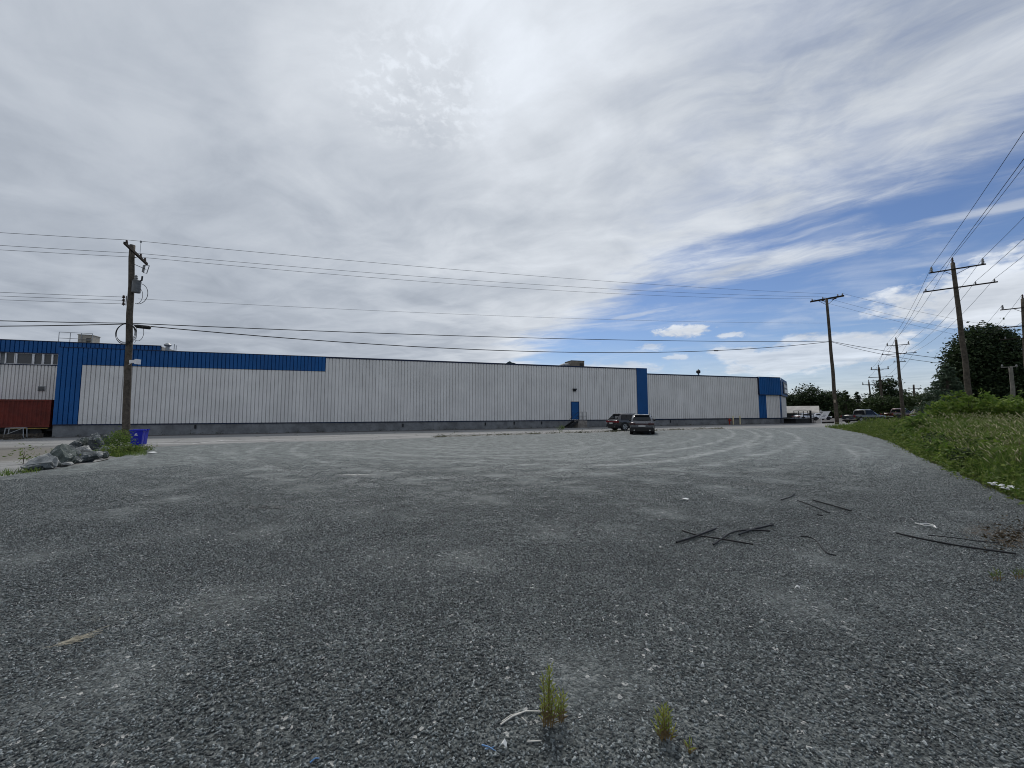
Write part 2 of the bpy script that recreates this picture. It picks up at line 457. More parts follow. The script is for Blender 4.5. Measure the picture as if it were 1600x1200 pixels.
def gravel_material():
    m = bpy.data.materials.new('crushed_gravel'); m.use_nodes = True
    V.nt = nt = m.node_tree; b = nt.nodes['Principled BSDF']
    pos = V(nt.nodes.new('ShaderNodeNewGeometry').outputs['Position'])
    x, y, z = sep(pos)
    P2_ = comb(x, y, 0.0)
    def vor(scale, feat='F1', rnd=1.0):
        n = nt.nodes.new('ShaderNodeTexVoronoi'); n.feature = feat; n.inputs['Scale'].default_value = scale
        n.inputs['Randomness'].default_value = rnd
        nt.links.new(P2_.s, n.inputs['Vector']); return n
    v1, v2, v3 = vor(52), vor(95), vor(24)
    def cell(v): return sep(V(v.outputs['Color']))[0]
    k = cell(v1) * 0.5 + cell(v2) * 0.3 + cell(v3) * 0.2
    grain = noise(P2_, 2.2, 14, 0.78)
    g2 = noise(comb(x * 0.55, y * 0.9, 3.0), 7.0, 10, 0.8)
    tone = k * 0.40 + (grain - 0.5) * 0.85 + (g2 - 0.5) * 0.5 + 0.27
    c = ramp(tone, [(0.24, (0.020, 0.024, 0.025)), (0.41, (0.098, 0.113, 0.113)), (0.56, (0.215, 0.24, 0.237)), (0.77, (0.44, 0.465, 0.45))])
    loose = smooth(y + (noise(P2_, 0.3, 4) - 0.5) * 5.0, 5.0, 15.0, 0.60, 1.0)      # base colour darker towards the camera, full tone farther off
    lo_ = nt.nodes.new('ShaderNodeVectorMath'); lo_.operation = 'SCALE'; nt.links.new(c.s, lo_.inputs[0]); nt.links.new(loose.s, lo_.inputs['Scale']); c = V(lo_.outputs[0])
    white = smooth(cell(vor(38)), 0.975, 0.985)
    c = mixc(white * 0.8, c, (0.5, 0.5, 0.48))
    # broad tone: finer, dustier stone in random patches
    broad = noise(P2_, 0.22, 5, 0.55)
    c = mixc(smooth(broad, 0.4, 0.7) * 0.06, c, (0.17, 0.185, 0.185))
    # wheel tracks swept round from the road
    wv = (noise(P2_, 0.12, 3) - 0.5) * 4.0
    def rings(cx, cy, k1, seed, lo, hi, r0, r1, amp):
        ux, uy = x - cx, y - cy
        r_ = V.m('SQRT', ux * ux + uy * uy * 1.15) + wv
        n_ = noise(comb(r_ * k1, seed, 0.0), 1.0, 4, 0.6)
        ln = smooth(n_, lo, hi) * smooth(r_, r0, r0 + 2.0) * smooth(r_, r1, r1 - 3.0)
        patchy = smooth(noise(comb(x + seed, y), 0.35, 4, 0.6), 0.35, 0.62)
        return ln * patchy * amp
    t1 = rings(0.5, 26.0, 1.5, 3.0, 0.54, 0.68, 7.0, 20.0, 0.42)
    t2 = rings(-13.0, 33.0, 1.25, 17.0, 0.54, 0.68, 12.0, 33.0, 0.42)
    tr = t1 + t2
    for (a_, b_, c_, w_, amp) in TRACKS:
        A, B, C = at(*a_), at(*b_), at(*c_)
        d_ = 2 * (A.x * (B.y - C.y) + B.x * (C.y - A.y) + C.x * (A.y - B.y))
        s1, s2, s3 = A.x ** 2 + A.y ** 2, B.x ** 2 + B.y ** 2, C.x ** 2 + C.y ** 2
        cx = (s1 * (B.y - C.y) + s2 * (C.y - A.y) + s3 * (A.y - B.y)) / d_
        cy = (s1 * (C.x - B.x) + s2 * (A.x - C.x) + s3 * (B.x - A.x)) / d_
        rad = math.hypot(A.x - cx, A.y - cy)
        mid = Vector((A.x + C.x - 2 * cx, A.y + C.y - 2 * cy)).normalized()
        if mid.dot(Vector((B.x - cx, B.y - cy))) < 0: mid = -mid
        half = max(math.acos(max(-1, min(1, mid.dot(Vector((q.x - cx, q.y - cy)).normalized())))) for q in (A, C))
        ux, uy = x - cx, y - cy
        r_ = V.m('SQRT', ux * ux + uy * uy)
        ang_ = (ux * mid.x + uy * mid.y) / r_
        lim = smooth(ang_, math.cos(min(half + 6 / rad, 3.0)), math.cos(half * 0.9))
        rw = r_ + wv * 0.12
        for off in (-0.8, 0.8):
            q_ = V.m('ABSOLUTE', rw - (rad + off))
            q_ = q_ + (noise(comb(x, y, off), 1.3, 7, 0.72) - 0.5) * 0.9
            tr = tr + smooth(q_, w_, w_ * 0.3) * lim * (amp * 0.75)
    tr = vmin(tr * smooth(noise(P2_, 0.8, 8, 0.7), 0.36, 0.6, 0.05, 0.8), 0.75)
    ax_, ay_ = x - 0.5, y - 27.0
    pr = V.m('SQRT', ax_ * ax_ + ay_ * ay_)
    pa = V.m('ARCTAN2', ax_, ay_ * -1.0)
    sweep = noise(comb(pa * 2.6 + wv * 0.3, pr * 1.5 + wv * 0.5, 0.0), 1.0, 9, 0.68, 0.4)
    zone = smooth(y, 5.0, 11.0)
    tr = vmin(tr + smooth(sweep, 0.52, 0.72) * zone * 0.55, 0.85)
    c = mixc(tr * smooth(grain, 0.25, 0.5), c, (0.37, 0.39, 0.38))
    dk = smooth(sweep, 0.46, 0.28) * zone
    c = mixc(dk * 0.5, c, (0.045, 0.05, 0.055))
    # spilt lime streak and a few dusty patches
    def spot(cx, cy, rx, ry, col, amp, c, ang=0.0):
        ux, uy = x - cx, y - cy
        ca_, sa_ = math.cos(ang), math.sin(ang)
        a_, b_ = (ux * ca_ + uy * sa_) / rx, (uy * ca_ - ux * sa_) / ry
        r_ = V.m('SQRT', a_ * a_ + b_ * b_)
        return mixc(smooth(1.0 - r_ + (noise(P2_, 3.0, 8, 0.7) - 0.5) * 1.6, 0.0, 0.6) * amp, c, col)
    for (sx, sy, rx, ry, col, amp, ang) in SPOTS: c = spot(sx, sy, rx, ry, col, amp, c, ang)
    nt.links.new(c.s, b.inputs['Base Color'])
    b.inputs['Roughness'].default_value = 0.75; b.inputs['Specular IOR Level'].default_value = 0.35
    h = sweep * zone * 2.0 + V(v1.outputs['Distance']) * -1.0 + V(v2.outputs['Distance']) * -0.4 + V(v3.outputs['Distance']) * -0.8 + grain * 1.2 + cell(v1) * 0.5
    bn = nt.nodes.new('ShaderNodeBump'); bn.inputs['Distance'].default_value = 0.022; bn.inputs['Strength'].default_value = 0.9
    nt.links.new(h.s, bn.inputs['Height']); nt.links.new(bn.outputs[0], b.inputs['Normal'])
    return m
TRACKS = [((1150, 671), (1132, 695), (1012, 717), .26, .85), ((1200, 672), (1206, 695), (1121, 714), .24, .8), ((1121, 714), (984, 731), (860, 737), .26, .6),
          ((1012, 717), (880, 722), (760, 719), .26, .6), ((438, 697), (455, 722), (560, 742), .22, .6), ((560, 742), (700, 739), (900, 726), .24, .55),
          ((640, 694), (760, 702), (930, 692), .3, .5), ((600, 712), (760, 716), (930, 705), .3, .5), ((1100, 676), (1090, 692), (1000, 703), .3, .5),
          ((300, 760), (520, 768), (760, 757), .22, .35), ((1240, 676), (1290, 700), (1260, 740), .24, .3), ((90, 800), (260, 770), (430, 735), .25, .3)]
SPOTS = []
def spot_px(px, py, rx, ry, col, amp, ang=0.0):
    p = at(px, py); SPOTS.append((p.x, p.y, rx, ry, col, amp * (1 if amp > .75 else .42), ang))
spot_px(560, 742, 0.75, 0.10, (0.62, 0.62, 0.6), 0.9, -0.06)
spot_px(600, 744, 1.0, 0.07, (0.4, 0.41, 0.4), 0.6, -0.06)
spot_px(205, 848, 0.5, 0.22, (0.2, 0.205, 0.195), 0.7)
spot_px(470, 853, 0.6, 0.2, (0.2, 0.21, 0.2), 0.6)
spot_px(180, 962, 0.35, 0.12, (0.18, 0.185, 0.165), 0.7, 0.3)
spot_px(260, 952, 0.4, 0.1, (0.17, 0.18, 0.17), 0.6, 0.3)
spot_px(430, 792, 0.7, 0.2, (0.16, 0.11, 0.09), 0.5)
spot_px(1175, 757, 0.6, 0.16, (0.15, 0.12, 0.10), 0.5)
spot_px(1585, 838, 0.75, 0.6, (0.075, 0.055, 0.035), 0.95, 0.5)
spot_px(1545, 822, 0.5, 0.25, (0.06, 0.047, 0.033), 0.8, 0.5)
spot_px(800, 712, 3.0, 0.35, (0.25, 0.265, 0.26), 0.5)
spot_px(1010, 712, 2.4, 0.3, (0.25, 0.265, 0.26), 0.5, 0.35)

ground = sheet('ground', [(-90, -30), (110, -30), (110, 110), (-90, 110)], -0.10, 2.0, ground_material())
bm = bmesh.new()
ring_in = [(-90, -30), (110, -30), (110, 110), (-90, 110)]
ring_out = [(-2500, -2500), (2500, -2500), (2500, 2500), (-2500, 2500)]
for k in range(4):
    a, b_ = ring_in[k], ring_in[(k + 1) % 4]; c_, d_ = ring_out[(k + 1) % 4], ring_out[k]
    bm.faces.new([bm.verts.new((q[0], q[1], -0.30)) for q in (a, d_, c_, b_)][::-1])
me = bpy.data.meshes.new('far_ground'); bm.to_mesh(me); bm.free(); me.materials.append(ground.data.materials[0])
link('far_ground', me, kind='structure')

EDGE_PX = [(240, 698), (390, 691.5), (580, 687.5), (679, 683.5), (870, 677.5), (1000, 674), (1133, 670), (1230, 668), (1288, 667.5)]
edge_w = [tuple(at(*q)[:2]) for q in EDGE_PX]
left_w = [tuple(at(*q)[:2]) for q in [(0, 746), (45, 738), (150, 722), (190, 713)]]
gravel_poly = [(-45, -25), (9.0, -25)] + [(9.4, -6.0), (8.2, 2.0)] + VERGE[2:] + edge_w[::-1] + left_w[::-1] + [(-26, 5), (-45, -2)]
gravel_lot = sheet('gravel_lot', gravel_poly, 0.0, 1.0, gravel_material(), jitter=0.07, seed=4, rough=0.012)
def wl(s, off=0.0): return (W0.x + s * WC - off * WS, W0.y + s * WS + off * WC)
asphalt_poly = [wl(-40, 8), wl(84.6, 0.6), (52, 73), (95, 125), (104, 118), (58, 61), (50, 52.5), (36.5, 44.5), (33.5, 40.5)] + \
    [(31, 33)] + [(x - 0.6, y - 3.0) for x, y in edge_w[:-1][::-1]] + [(x - 0.2, y) for x, y in left_w[::-1]] + [(-30, 9), (-85, 2)]
road = sheet('road', asphalt_poly, -0.03, 2.0, asphalt_material())

# painted lines on the road
line_paint = pbr('road_paint', (0.62, 0.62, 0.6), 0.7, var=0.3, vscale=5)
def paint(p0, p1, w, name='lane_marking'):
    a, b_ = at(*p0, dz=-0.02), at(*p1, dz=-0.02)
    n = max(2, int((b_ - a).length / 0.8)); mb = MB(); d = (b_ - a).normalized(); nn = Vector((-d.y, d.x, 0)) * (w / 2)
    vs = []
    for k in range(n + 1):
        p = a.lerp(b_, k / n)
        for q in (p - nn, p + nn): vs.append((q.x, q.y, g(q.x, q.y) - 0.02))
    mb.add(vs, [(2 * k, 2 * k + 2, 2 * k + 3, 2 * k + 1) for k in range(n)])
    o = part(name, mb, line_paint, None, kind='structure'); return o
paint((228, 690.6), (372, 687.8), 0.16); paint((372, 687.8), (560, 683), 0.09); paint((228, 693.6), (352, 691.6), 0.18)
paint((-60, 693.2), (112, 691.8), 0.14); paint((300, 693.3), (348, 688.4), 0.12)

# ----------------------------------------------------------------- warehouse
wh = thing('warehouse', 'long low warehouse clad in ribbed white metal with bright blue fascia bands', 'warehouse',
           (W0.x, W0.y, 0), (0, -0.0025, WA))
_clad = {}
def clad_mesh(w, h, mat, pitch=1 / 3, gw=0.07, gd=0.085):
    key = (round(w, 3), round(h, 3), mat.name, pitch)
    if key not in _clad:
        n = max(1, round(w / pitch)); p = w / n
        prof = []
        for k in range(n):
            x = k * p
            prof += [(x, 0.0), (x + p - gw, 0.0), (x + p - gw * 0.8, gd), (x + p - gw * 0.2, gd)]
        prof.append((w, 0.0))
        mb = MB(); m_ = len(prof)
        mb.add([(x, y, 0) for x, y in prof] + [(x, y, h) for x, y in prof], [(i, i + 1, i + 1 + m_, i + m_) for i in range(m_ - 1)])
        _clad[key] = mb.mesh('cladding_panel', mat)
    return _clad[key]
def cladding(s0, s1, z0, z1, mat, parent, off=0.0, pw=1.0, pitch=1 / 3, M=None, gd=0.085, name='cladding_panel'):
    n = max(1, round((s1 - s0) / pw)); w = (s1 - s0) / n
    for k in range(n):
        o = link(name, clad_mesh(w, z1 - z0, mat, pitch, gd=gd), parent, (s0 + k * w, off, z0))
        if M is not None: o.matrix_local = M @ Matrix.Translation((s0 + k * w, off, z0))
CB, RT, FA, LR = 0.66, 7.38, 5.90, 6.76       # cladding foot, roof, fascia foot, low roof
# backing body and roof
mb = MB(); mb.box((0.02, 0.12, 0.5), (60.4, 42, RT - 0.1)); mb.box((60.4, 0.12, 0.5), (84.15, 42, LR - 0.1))
mb.add([(84.15, 0.12, 0.5), (92.4, 5.4, 0.5), (92.4, 42, 0.5), (84.15, 42, 0.5), (84.15, 0.12, LR - .1), (92.4, 5.4, LR - .1), (92.4, 42, LR - .1), (84.15, 42, LR - .1)],
       [(0, 1, 5, 4), (1, 2, 6, 5), (2, 3, 7, 6), (4, 5, 6, 7)])
part('wall_body', mb, navy, wh)
mb = MB(); mb.box((0.0, 0.06, -1.2), (84.2, 0.6, CB - 0.07)); part('foundation_wall', mb, concrete, wh)
for k in range(14):                                            # pour joints
    pass
mb = MB(); mb.box((0.0, -0.015, CB - 0.09), (84.2, 0.10, CB - 0.002)); part('base_flashing', mb, navy, wh)
cladding(0.0, 1.70, CB, RT, blue_clad, wh, pw=1.7, pitch=0.34)
cladding(1.70, 21.26, FA, RT, blue_clad, wh)
cladding(1.70, 21.26, CB, FA - 0.03, white_clad, wh)
mb = MB(); mb.box((1.70, -0.02, FA - 0.03), (21.26, 0.05, FA)); part('fascia_trim', mb, navy, wh)
cladding(21.26, 58.85, CB, RT - 0.11, white_clad, wh)
mb = MB(); mb.box((0.0, -0.03, RT), (58.80, 0.2, RT + 0.05)); mb.box((21.26, -0.035, RT - 0.11), (58.80, 0.1, RT)); part('roof_flashing', mb, navy, wh)
mb = MB(); mb.box((58.85, -0.12, CB + 0.0), (60.43, 0.2, RT + 0.08)); part('blue_pilaster', mb, pbr('blue_flat', (0.002, 0.062, 0.21), 0.45, var=0.08, vscale=0.8, dirt=0.2), wh)
cladding(60.43, 79.95, CB + 0.04, LR - 0.12, white_clad, wh)
mb = MB(); mb.box((60.43, -0.03, LR - 0.12), (79.95, 0.2, LR + 0.03)); part('roof_flashing', mb, navy, wh)
cladding(79.95, 81.45, CB + 0.04, 4.18, blue_clad, wh, pw=1.5, pitch=0.3, gd=0.04)
cladding(79.95, 84.2, 4.18, LR + 0.02, blue_clad, wh, off=-0.22, pw=1.42, pitch=0.35, gd=0.04)
mb = MB(); mb.box((79.95, -0.24, 4.10), (84.2, 0.1, 4.18)); mb.box((79.93, -0.24, LR + 0.02), (84.2, 0.2, LR + 0.07)); mb.box((79.93, -0.2, 4.18), (79.95, 0.1, LR + .02)); part('fascia_trim', mb, navy, wh)
cladding(81.45, 84.2, CB + 0.04, 4.10, white_clad, wh, off=0.03, pw=0.92)
# street end, turned back at an angle
EA = R(32.6)
ME = Matrix.Translation((84.2, 0, 0)) @ Matrix.Rotation(EA, 4, 'Z')
cladding(0.0, 9.8, 4.18, LR + 0.02, blue_clad, wh, off=-0.22, pw=1.4, pitch=0.35, M=ME, gd=0.04)
cladding(1.75, 9.8, CB + 0.04, 4.10, white_clad, wh, off=0.0, pw=1.02, M=ME)
mb = MB(); mb.box((0, -0.25, 4.09), (9.8, 0.05, 4.175)); mb.box((0, 0, -1), (9.8, 0.3, CB)); o = part('end_trim', mb, navy, wh); o.matrix_local = ME
mb = MB(); mb.box((0.1, -0.03, CB), (0.45, 0.05, 4.0)); mb.box((1.5, -0.03, CB), (1.75, 0.05, 4.0)); mb.box((0.45, -0.03, 3.2), (1.5, 0.05, 4.0)); o = part('door_surround', mb, blue_clad, wh); o.matrix_local = ME
mb = MB(); mb.box((0.45, 0.0, CB), (1.5, 0.06, 3.2)); o = part('entrance_door', mb, navy, wh); o.matrix_local = ME
# sign on the street end: two rows of pale shapes, too far off to read
mb = MB(); mb.box((2.6, -0.34, 4.5), (9.0, -0.23, 6.35)); sg = part('sign_panel', mb, navy, wh); sg.matrix_local = ME
mb = MB(); rr = random.Random(8)
x = 2.9
mb.add([(x, -0.36, 5.5), (x + .7, -0.36, 5.5), (x + .35, -0.36, 6.25)], [(0, 1, 2)])
x = 3.8
while x < 8.3:
    w = rr.uniform(.35, .6); mb.box((x, -0.37, 5.45), (x + w * .35, -0.342, 6.0)); mb.box((x + w * .35, -0.37, 5.45 + rr.choice((0, .22, .42))), (x + w, -0.342, 5.6 + rr.choice((0, .2, .35)))); x += w + .18
mb.box((4.0, -0.37, 4.65), (8.2, -0.342, 5.2)); o = part('sign_lettering', mb, white_paint, sg)
# side door
bd = MB(); bd.box((49.26, -0.02, 0.72), (50.24, 0.06, 2.86)); d_ = part('door', bd, blue_clad, wh)
bd = MB()
bd.box((49.18, -0.05, 0.72), (49.26, 0.05, 2.94)); bd.box((50.24, -0.05, 0.72), (50.32, 0.05, 2.94)); bd.box((49.26, -0.05, 2.86), (50.24, 0.05, 2.94))
part('door_frame', bd, navy, d_)
bd = MB(); bd.tube([(49.36, -0.02, 1.75), (49.36, -0.09, 1.75), (49.48, -0.09, 1.75)], 0.015, 6); part('handle', bd, greymetal, d_)
bd = MB(); bd.box((49.5, -0.10, 4.22), (49.9, 0.0, 4.52)); bd.box((49.45, -0.26, 4.42), (49.95, 0.0, 4.55)); part('wall_lamp', bd, darkmetal, wh)
# mesh foot of the sign and small wall fittings
for s_, z_ in ((10.2, 0.2), (29.0, 0.1), (38.2, 0.15), (41.7, 0.2), (45.2, 0.2), (64.0, 0.2)):
    b = MB(); b.box((s_, -0.02, z_ - 0.05), (s_ + 0.14, 0.06, z_ + 0.3)); part('vent_pipe', b, darkmetal, wh)

# office end on the left, set back behind the corner
OFF = 3.0
cladding(-16.0, -0.02, 2.5, 6.02, white_clad, wh, off=OFF, pw=1.0, pitch=0.25)
mb = MB(); mb.box((-16, OFF + 0.1, -1), (5.8, OFF + 0.4, 2.5)); mb.box((-16, OFF + 0.12, 2.4), (5.2, 14, 8.1)); part('office_body', mb, concrete, wh)
cladding(-16.0, 5.84, 7.18, 8.25, blue_clad, wh, off=OFF - 0.06, pw=0.95, pitch=0.32)
mb = MB(); mb.box((-16.0, OFF - 0.09, 8.25), (5.86, OFF + 0.15, 8.31)); mb.box((-16.0, OFF - 0.07, 7.10), (-0.02, OFF + 0.1, 7.18)); mb.box((-16.0, OFF - 0.03, 6.02), (-0.02, OFF + 0.11, 6.1)); part('office_trim', mb, navy, wh)
mb = MB(); mb.box((5.30, OFF + 0.16, 7.0), (5.84, 14, 8.22)); part('office_side', mb, beige, wh)
win_glass = glassmat('window_glass', (0.09, 0.092, 0.095), 0.06)
for a, b_, tone in ((-10.6, -9.6, 0), (-9.5, -8.5, 0), (-8.4, -7.5, 0), (-7.4, -5.98, 0), (-5.48, -4.92, 1), (-4.74, -3.70, 0), (-3.56, -3.02, 0), (-2.88, -2.36, 1), (-2.24, -1.9, 0)):
    mb = MB()
    for q in (((a - 0.07, OFF - 0.04, 6.1), (a, OFF + 0.1, 7.1)), ((b_, OFF - 0.04, 6.1), (b_ + 0.05, OFF + 0.1, 7.1)), ((a, OFF + .0, 6.1), (b_, OFF + .1, 6.13)), ((a, OFF + .0, 7.07), (b_, OFF + .1, 7.1))): mb.box(*q)
    w = part('window', mb, white_paint, wh)
    mb = MB(); mb.box((a, OFF + 0.04, 6.13), (b_, OFF + 0.08, 7.07)); part('pane', mb, win_glass, w)
mb = MB(); mb.box((-3.12, OFF - 0.06, 3.66), (-2.62, OFF + 0.0, 4.10))
lv = part('wall_louvre', mb, greymetal, wh)
for k in range(4):
    b = MB(); b.box((-3.09, OFF - 0.09, 3.70 + k * 0.1), (-2.65, OFF - 0.061, 3.76 + k * 0.1)); part('slat', b, darkmetal, lv)

# things on the roof
def roof_at(px, py, off, z):
    """point of the warehouse frame at a set-back `off` and height z seen at a pixel column"""
    d = ray(px, py); o = Vector((W0.x - WS * off, W0.y + WC * off))
    det = WC * (-d[1]) + d[0] * WS
    t = (WC * (-o.y) - WS * (-o.x)) / (WC * (-d[1]) + WS * d[0])
    t = (-o.y * WC + o.x * WS) / (-(d[1] * WC - d[0] * WS))
    X = Vector((d[0] * t, d[1] * t))
    return (X - W0).dot(Vector((WC, WS))), EYE + d[2] * t
def wpos(s, off, z): 
    x, y = wl(s, off); return (x, y, z + 0.0025 * s)
def ac_unit(name, label, px0, px1, pytop, off, zbase, depth, mat, group):
    s0, zt = roof_at(px0, pytop, off, 0); s1, _ = roof_at(px1, pytop, off, 0)
    w = s1 - s0; h = zt - zbase - 0.0025 * s0
    t = thing(name, label, 'roof unit', wpos(s0, off, zbase), (0, 0, WA), group)
    mb = MB(); mb.box((0, 0, 0.12), (w, depth, h)); o = part('casing', mb, mat, t); bevel(o, 0.03)
    mb = MB(); mb.box((-0.04, -0.04, h), (w + 0.04, depth + 0.04, h + 0.05)); part('lid', mb, mat, t)
    mb = MB(); mb.box((0.05, 0.05, 0), (w - 0.05, depth - 0.05, 0.12)); part('base_frame', mb, darkmetal, t)
    for k in range(5):
        mb = MB(); mb.box((w * 0.62, -0.03, 0.3 + k * h * 0.11), (w * 0.92, 0.0, 0.3 + k * h * 0.11 + h * 0.05)); part('louvre', mb, darkmetal, t)
    return t, w, h
ac_unit('roof_unit', 'beige box air handler above the blue parapet near the left pole, beside a rail', 122, 144, 523, 4.0, 8.0, 1.1, beige, 'boxes on the roof')
u, w_, h_ = ac_unit('roof_unit', 'weathered tan box on the white roof edge over the blue side door', 893, 913, 563.5, 2.0, 7.2, 2.0, pbr('tan_sheet', (0.2, 0.17, 0.13), 0.6, var=0.2), 'boxes on the roof')
mb = MB(); mb.tube([(-1.6, 0.8, 0.35), (-0.8, 0.8, 0.62), (0.0, 0.8, 0.6)], [0.2, 0.28, 0.3], 10); part('duct', mb, greymetal, u)
# guard rail by the first box
s0, z0 = roof_at(94, 519, 4.0, 0); s1, z1 = roof_at(146, 521, 4.0, 0)
t = thing('guard_rail', 'thin pipe guard rail standing on the blue parapet left of the beige roof box', 'rail', wpos(s0, 3.9, 8.0), (0, 0, WA))
L = s1 - s0
for k in range(4): mb = MB(); mb.tube([(L * k / 3, 0, 0), (L * k / 3, 0, z0 - 8.0)], 0.025, 6); part('post', mb, greymetal, t)
for z_ in (z0 - 8.0, (z0 - 8.0) * 0.5 + 0.1): mb = MB(); mb.tube([(0, 0, z_), (L, 0, z_)], 0.025, 6); part('rail', mb, greymetal, t)
# mushroom vent, masts, antenna
s0, z0 = roof_at(262, 541, 2.5, 0)
mb = MB(); mb.lathe([(0.16, 0), (0.16, z0 - 7.35), (0.3, z0 - 7.25), (0.3, z0 - 7.17), (0.1, z0 - 7.0)], 14)
solo('roof_vent', mb, greymetal, 'small mushroom-shaped roof vent right of the grey block above the blue fascia', 'vent', wpos(s0, 2.5, 7.3))
for px_, h0 in ((272.5, 538), (275.5, 540)):
    s0, z0 = roof_at(px_, h0, 3.0, 0)
    mb = MB(); mb.tube([(0, 0, 0), (0, 0, z0 - 7.3)], 0.03, 6)
    solo('roof_mast', mb, greymetal, 'taller of two thin masts beside the mushroom roof vent' if px_ < 274 else 'shorter of two thin masts, farther from the mushroom roof vent', 'mast', wpos(s0, 3.0, 7.3), group='thin roof masts')
s0, z0 = roof_at(1091, 577, 4.0, 0)
t = thing('roof_antenna', 'small dark antenna stub on the lower white roof section', 'antenna', wpos(s0, 4.0, 6.6), (0, 0, WA))
H = z0 - 6.6 - 0.17
mb = MB(); mb.tube([(0, 0, 0), (0, 0, H)], 0.05, 6); part('mast', mb, darkmetal, t)
mb = MB(); mb.lathe([(0.1, H * .55), (0.3, H * .65), (0.3, H * .85), (0.1, H * .95)], 10); part('head', mb, darkmetal, t)
mb = MB(); mb.tube([(-.35, 0, H * .8), (.35, 0, H * .72)], .03, 6); mb.tube([(0, 0, H * .6), (.6, 0, 0)], .025, 6); mb.tube([(0, 0, H * .6), (-.5, 0, 0)], .025, 6); part('stay', mb, darkmetal, t)

# stair at the side door
t = thing('door_stair', 'dark steel steps and handrails up to the concrete landing of the blue side door', 'stairs', (*wl(48.0, -0.05), 0), (0, -0.0025, WA))
gz = g(*wl(49, -1)) - 0.12
mb = MB(); mb.box((1.55, -1.2, gz - .3), (2.75, 0.0, 0.70)); part('landing', mb, pbr('landing_concrete', (0.22, 0.2, 0.18), .9, var=.3, bump=.4, dirt=.5), t)
for k in range(4):
    z_ = gz + (0.70 - gz) * (k + 1) / 5; mb = MB(); mb.box((0.25 + k * 0.33, -1.15, z_ - 0.05), (0.58 + k * 0.33, -0.1, z_)); part('tread', mb, darkmetal, t)
for y_ in (-1.18, -0.08):
    mb = MB(); mb.add([(0.15, y_, gz), (0.3, y_, gz), (1.55, y_, 0.55), (1.55, y_, 0.7), (1.4, y_, .7), (.15, y_, gz + .2)], [(0, 1, 2, 3, 4, 5)]); part('stringer', mb, darkmetal, t)
mb = MB(); mb.tube([(0.2, -1.15, gz + .2), (0.2, -1.15, gz + 0.95), (1.55, -1.15, 1.75), (2.7, -1.15, 1.75), (2.7, -1.15, .7)], 0.024, 6)
mb.tube([(2.7, -1.15, 1.25), (1.55, -1.15, 1.25), (.2, -1.15, gz + .55)], .02, 6); mb.tube([(1.55, -1.15, .7), (1.55, -1.15, 1.75)], .024, 6)
mb.tube([(2.7, -1.15, 1.75), (2.7, -.05, 1.75), (2.7, -.05, .7)], .024, 6); mb.tube([(2.7, -1.15, 1.25), (2.7, -.05, 1.25)], .02, 6)
part('handrail', mb, darkmetal, t)

# platform with railings at the street end
t = thing('entrance_platform', 'dark metal loading platform with open railings at the street end of the warehouse', 'platform', (*wl(84.2, -0.1), 0.0), (0, 0, WA + R(6)))
gz = g(*wl(86, -1)) - 0.03
mb = MB(); mb.box((0.3, -1.6, 0.72), (4.6, 0.3, 0.82)); part('deck', mb, darkmetal, t)
mb = MB(); mb.box((0.9, -1.5, gz), (4.5, 0.25, 0.715)); part('skirt', mb, pbr('skirt_grey', (0.03, 0.032, 0.033), .8, var=.3), t)
for x_ in (0.35, 1.5, 2.6, 3.7, 4.5):
    mb = MB(); mb.box((x_, -1.6, 0.82), (x_ + 0.07, -1.53, 1.95)); part('post', mb, darkmetal, t)
mb = MB(); mb.box((4.42, -1.6, gz), (4.62, -1.4, 2.02)); part('post', mb, darkmetal, t)
for z_ in (1.36, 1.92): mb = MB(); mb.box((0.35, -1.59, z_), (4.5, -1.54, z_ + 0.06)); part('rail', mb, darkmetal, t)
for k in range(4): mb = MB(); mb.box((4.65 + k * 0.28, -1.5, gz + 0.50 - k * 0.14), (4.95 + k * 0.28, 0.2, gz + 0.55 - k * 0.14)); part('tread', mb, darkmetal, t)
mb = MB(); mb.tube([(4.62, -1.5, 1.2), (5.75, -1.5, gz + .95), (5.75, -1.5, gz)], .035, 6); mb.tube([(5.2, -1.5, gz + 1.05), (5.2, -1.5, gz)], .03, 6); part('handrail', mb, darkmetal, t)

# bollards and a red standpipe by the wall
yel = pbr('faded_yellow', (0.62, 0.55, 0.33), .6, var=.2)
for k, (px_, lab) in enumerate(((1141.3, 'pale yellow bollard nearer the blue door, beside the red standpipe'), (1151.5, 'pale yellow bollard nearer the street end of the white wall'))):
    p = Vector((*wl(74.35 if k == 0 else 75.6, -.55), 0)); p.z = g(p.x, p.y) - .03; mb = MB(); mb.lathe([(.08, 0), (.08, 1.15), (.06, 1.22), (.02, 1.25)], 12)
    solo('bollard', mb, yel, lab, 'bollard', p, group='bollards at the warehouse wall', smooth=False)
p = Vector((*wl(73.95, -.3), 0)); p.z = g(p.x, p.y) - .03; t = thing('standpipe', 'red fire standpipe low against the grey foundation beside a yellow bollard', 'standpipe', p)
redp = pbr('hydrant_red', (0.30, 0.03, 0.015), .5)
mb = MB(); mb.tube([(0, 0, 0), (0, 0, 0.75)], .08, 10); mb.lathe([(.14, .55), (.16, .62), (.14, .75), (.05, .85)], 12); part('pipe', mb, redp, t)
mb = MB(); mb.tube([(-.05, -.02, .55), (-.22, -.16, .5)], .06, 8); part('outlet', mb, redp, t)
mb = MB(); mb.tube([(.05, -.02, .55), (.22, -.16, .5)], .06, 8); part('outlet', mb, redp, t)

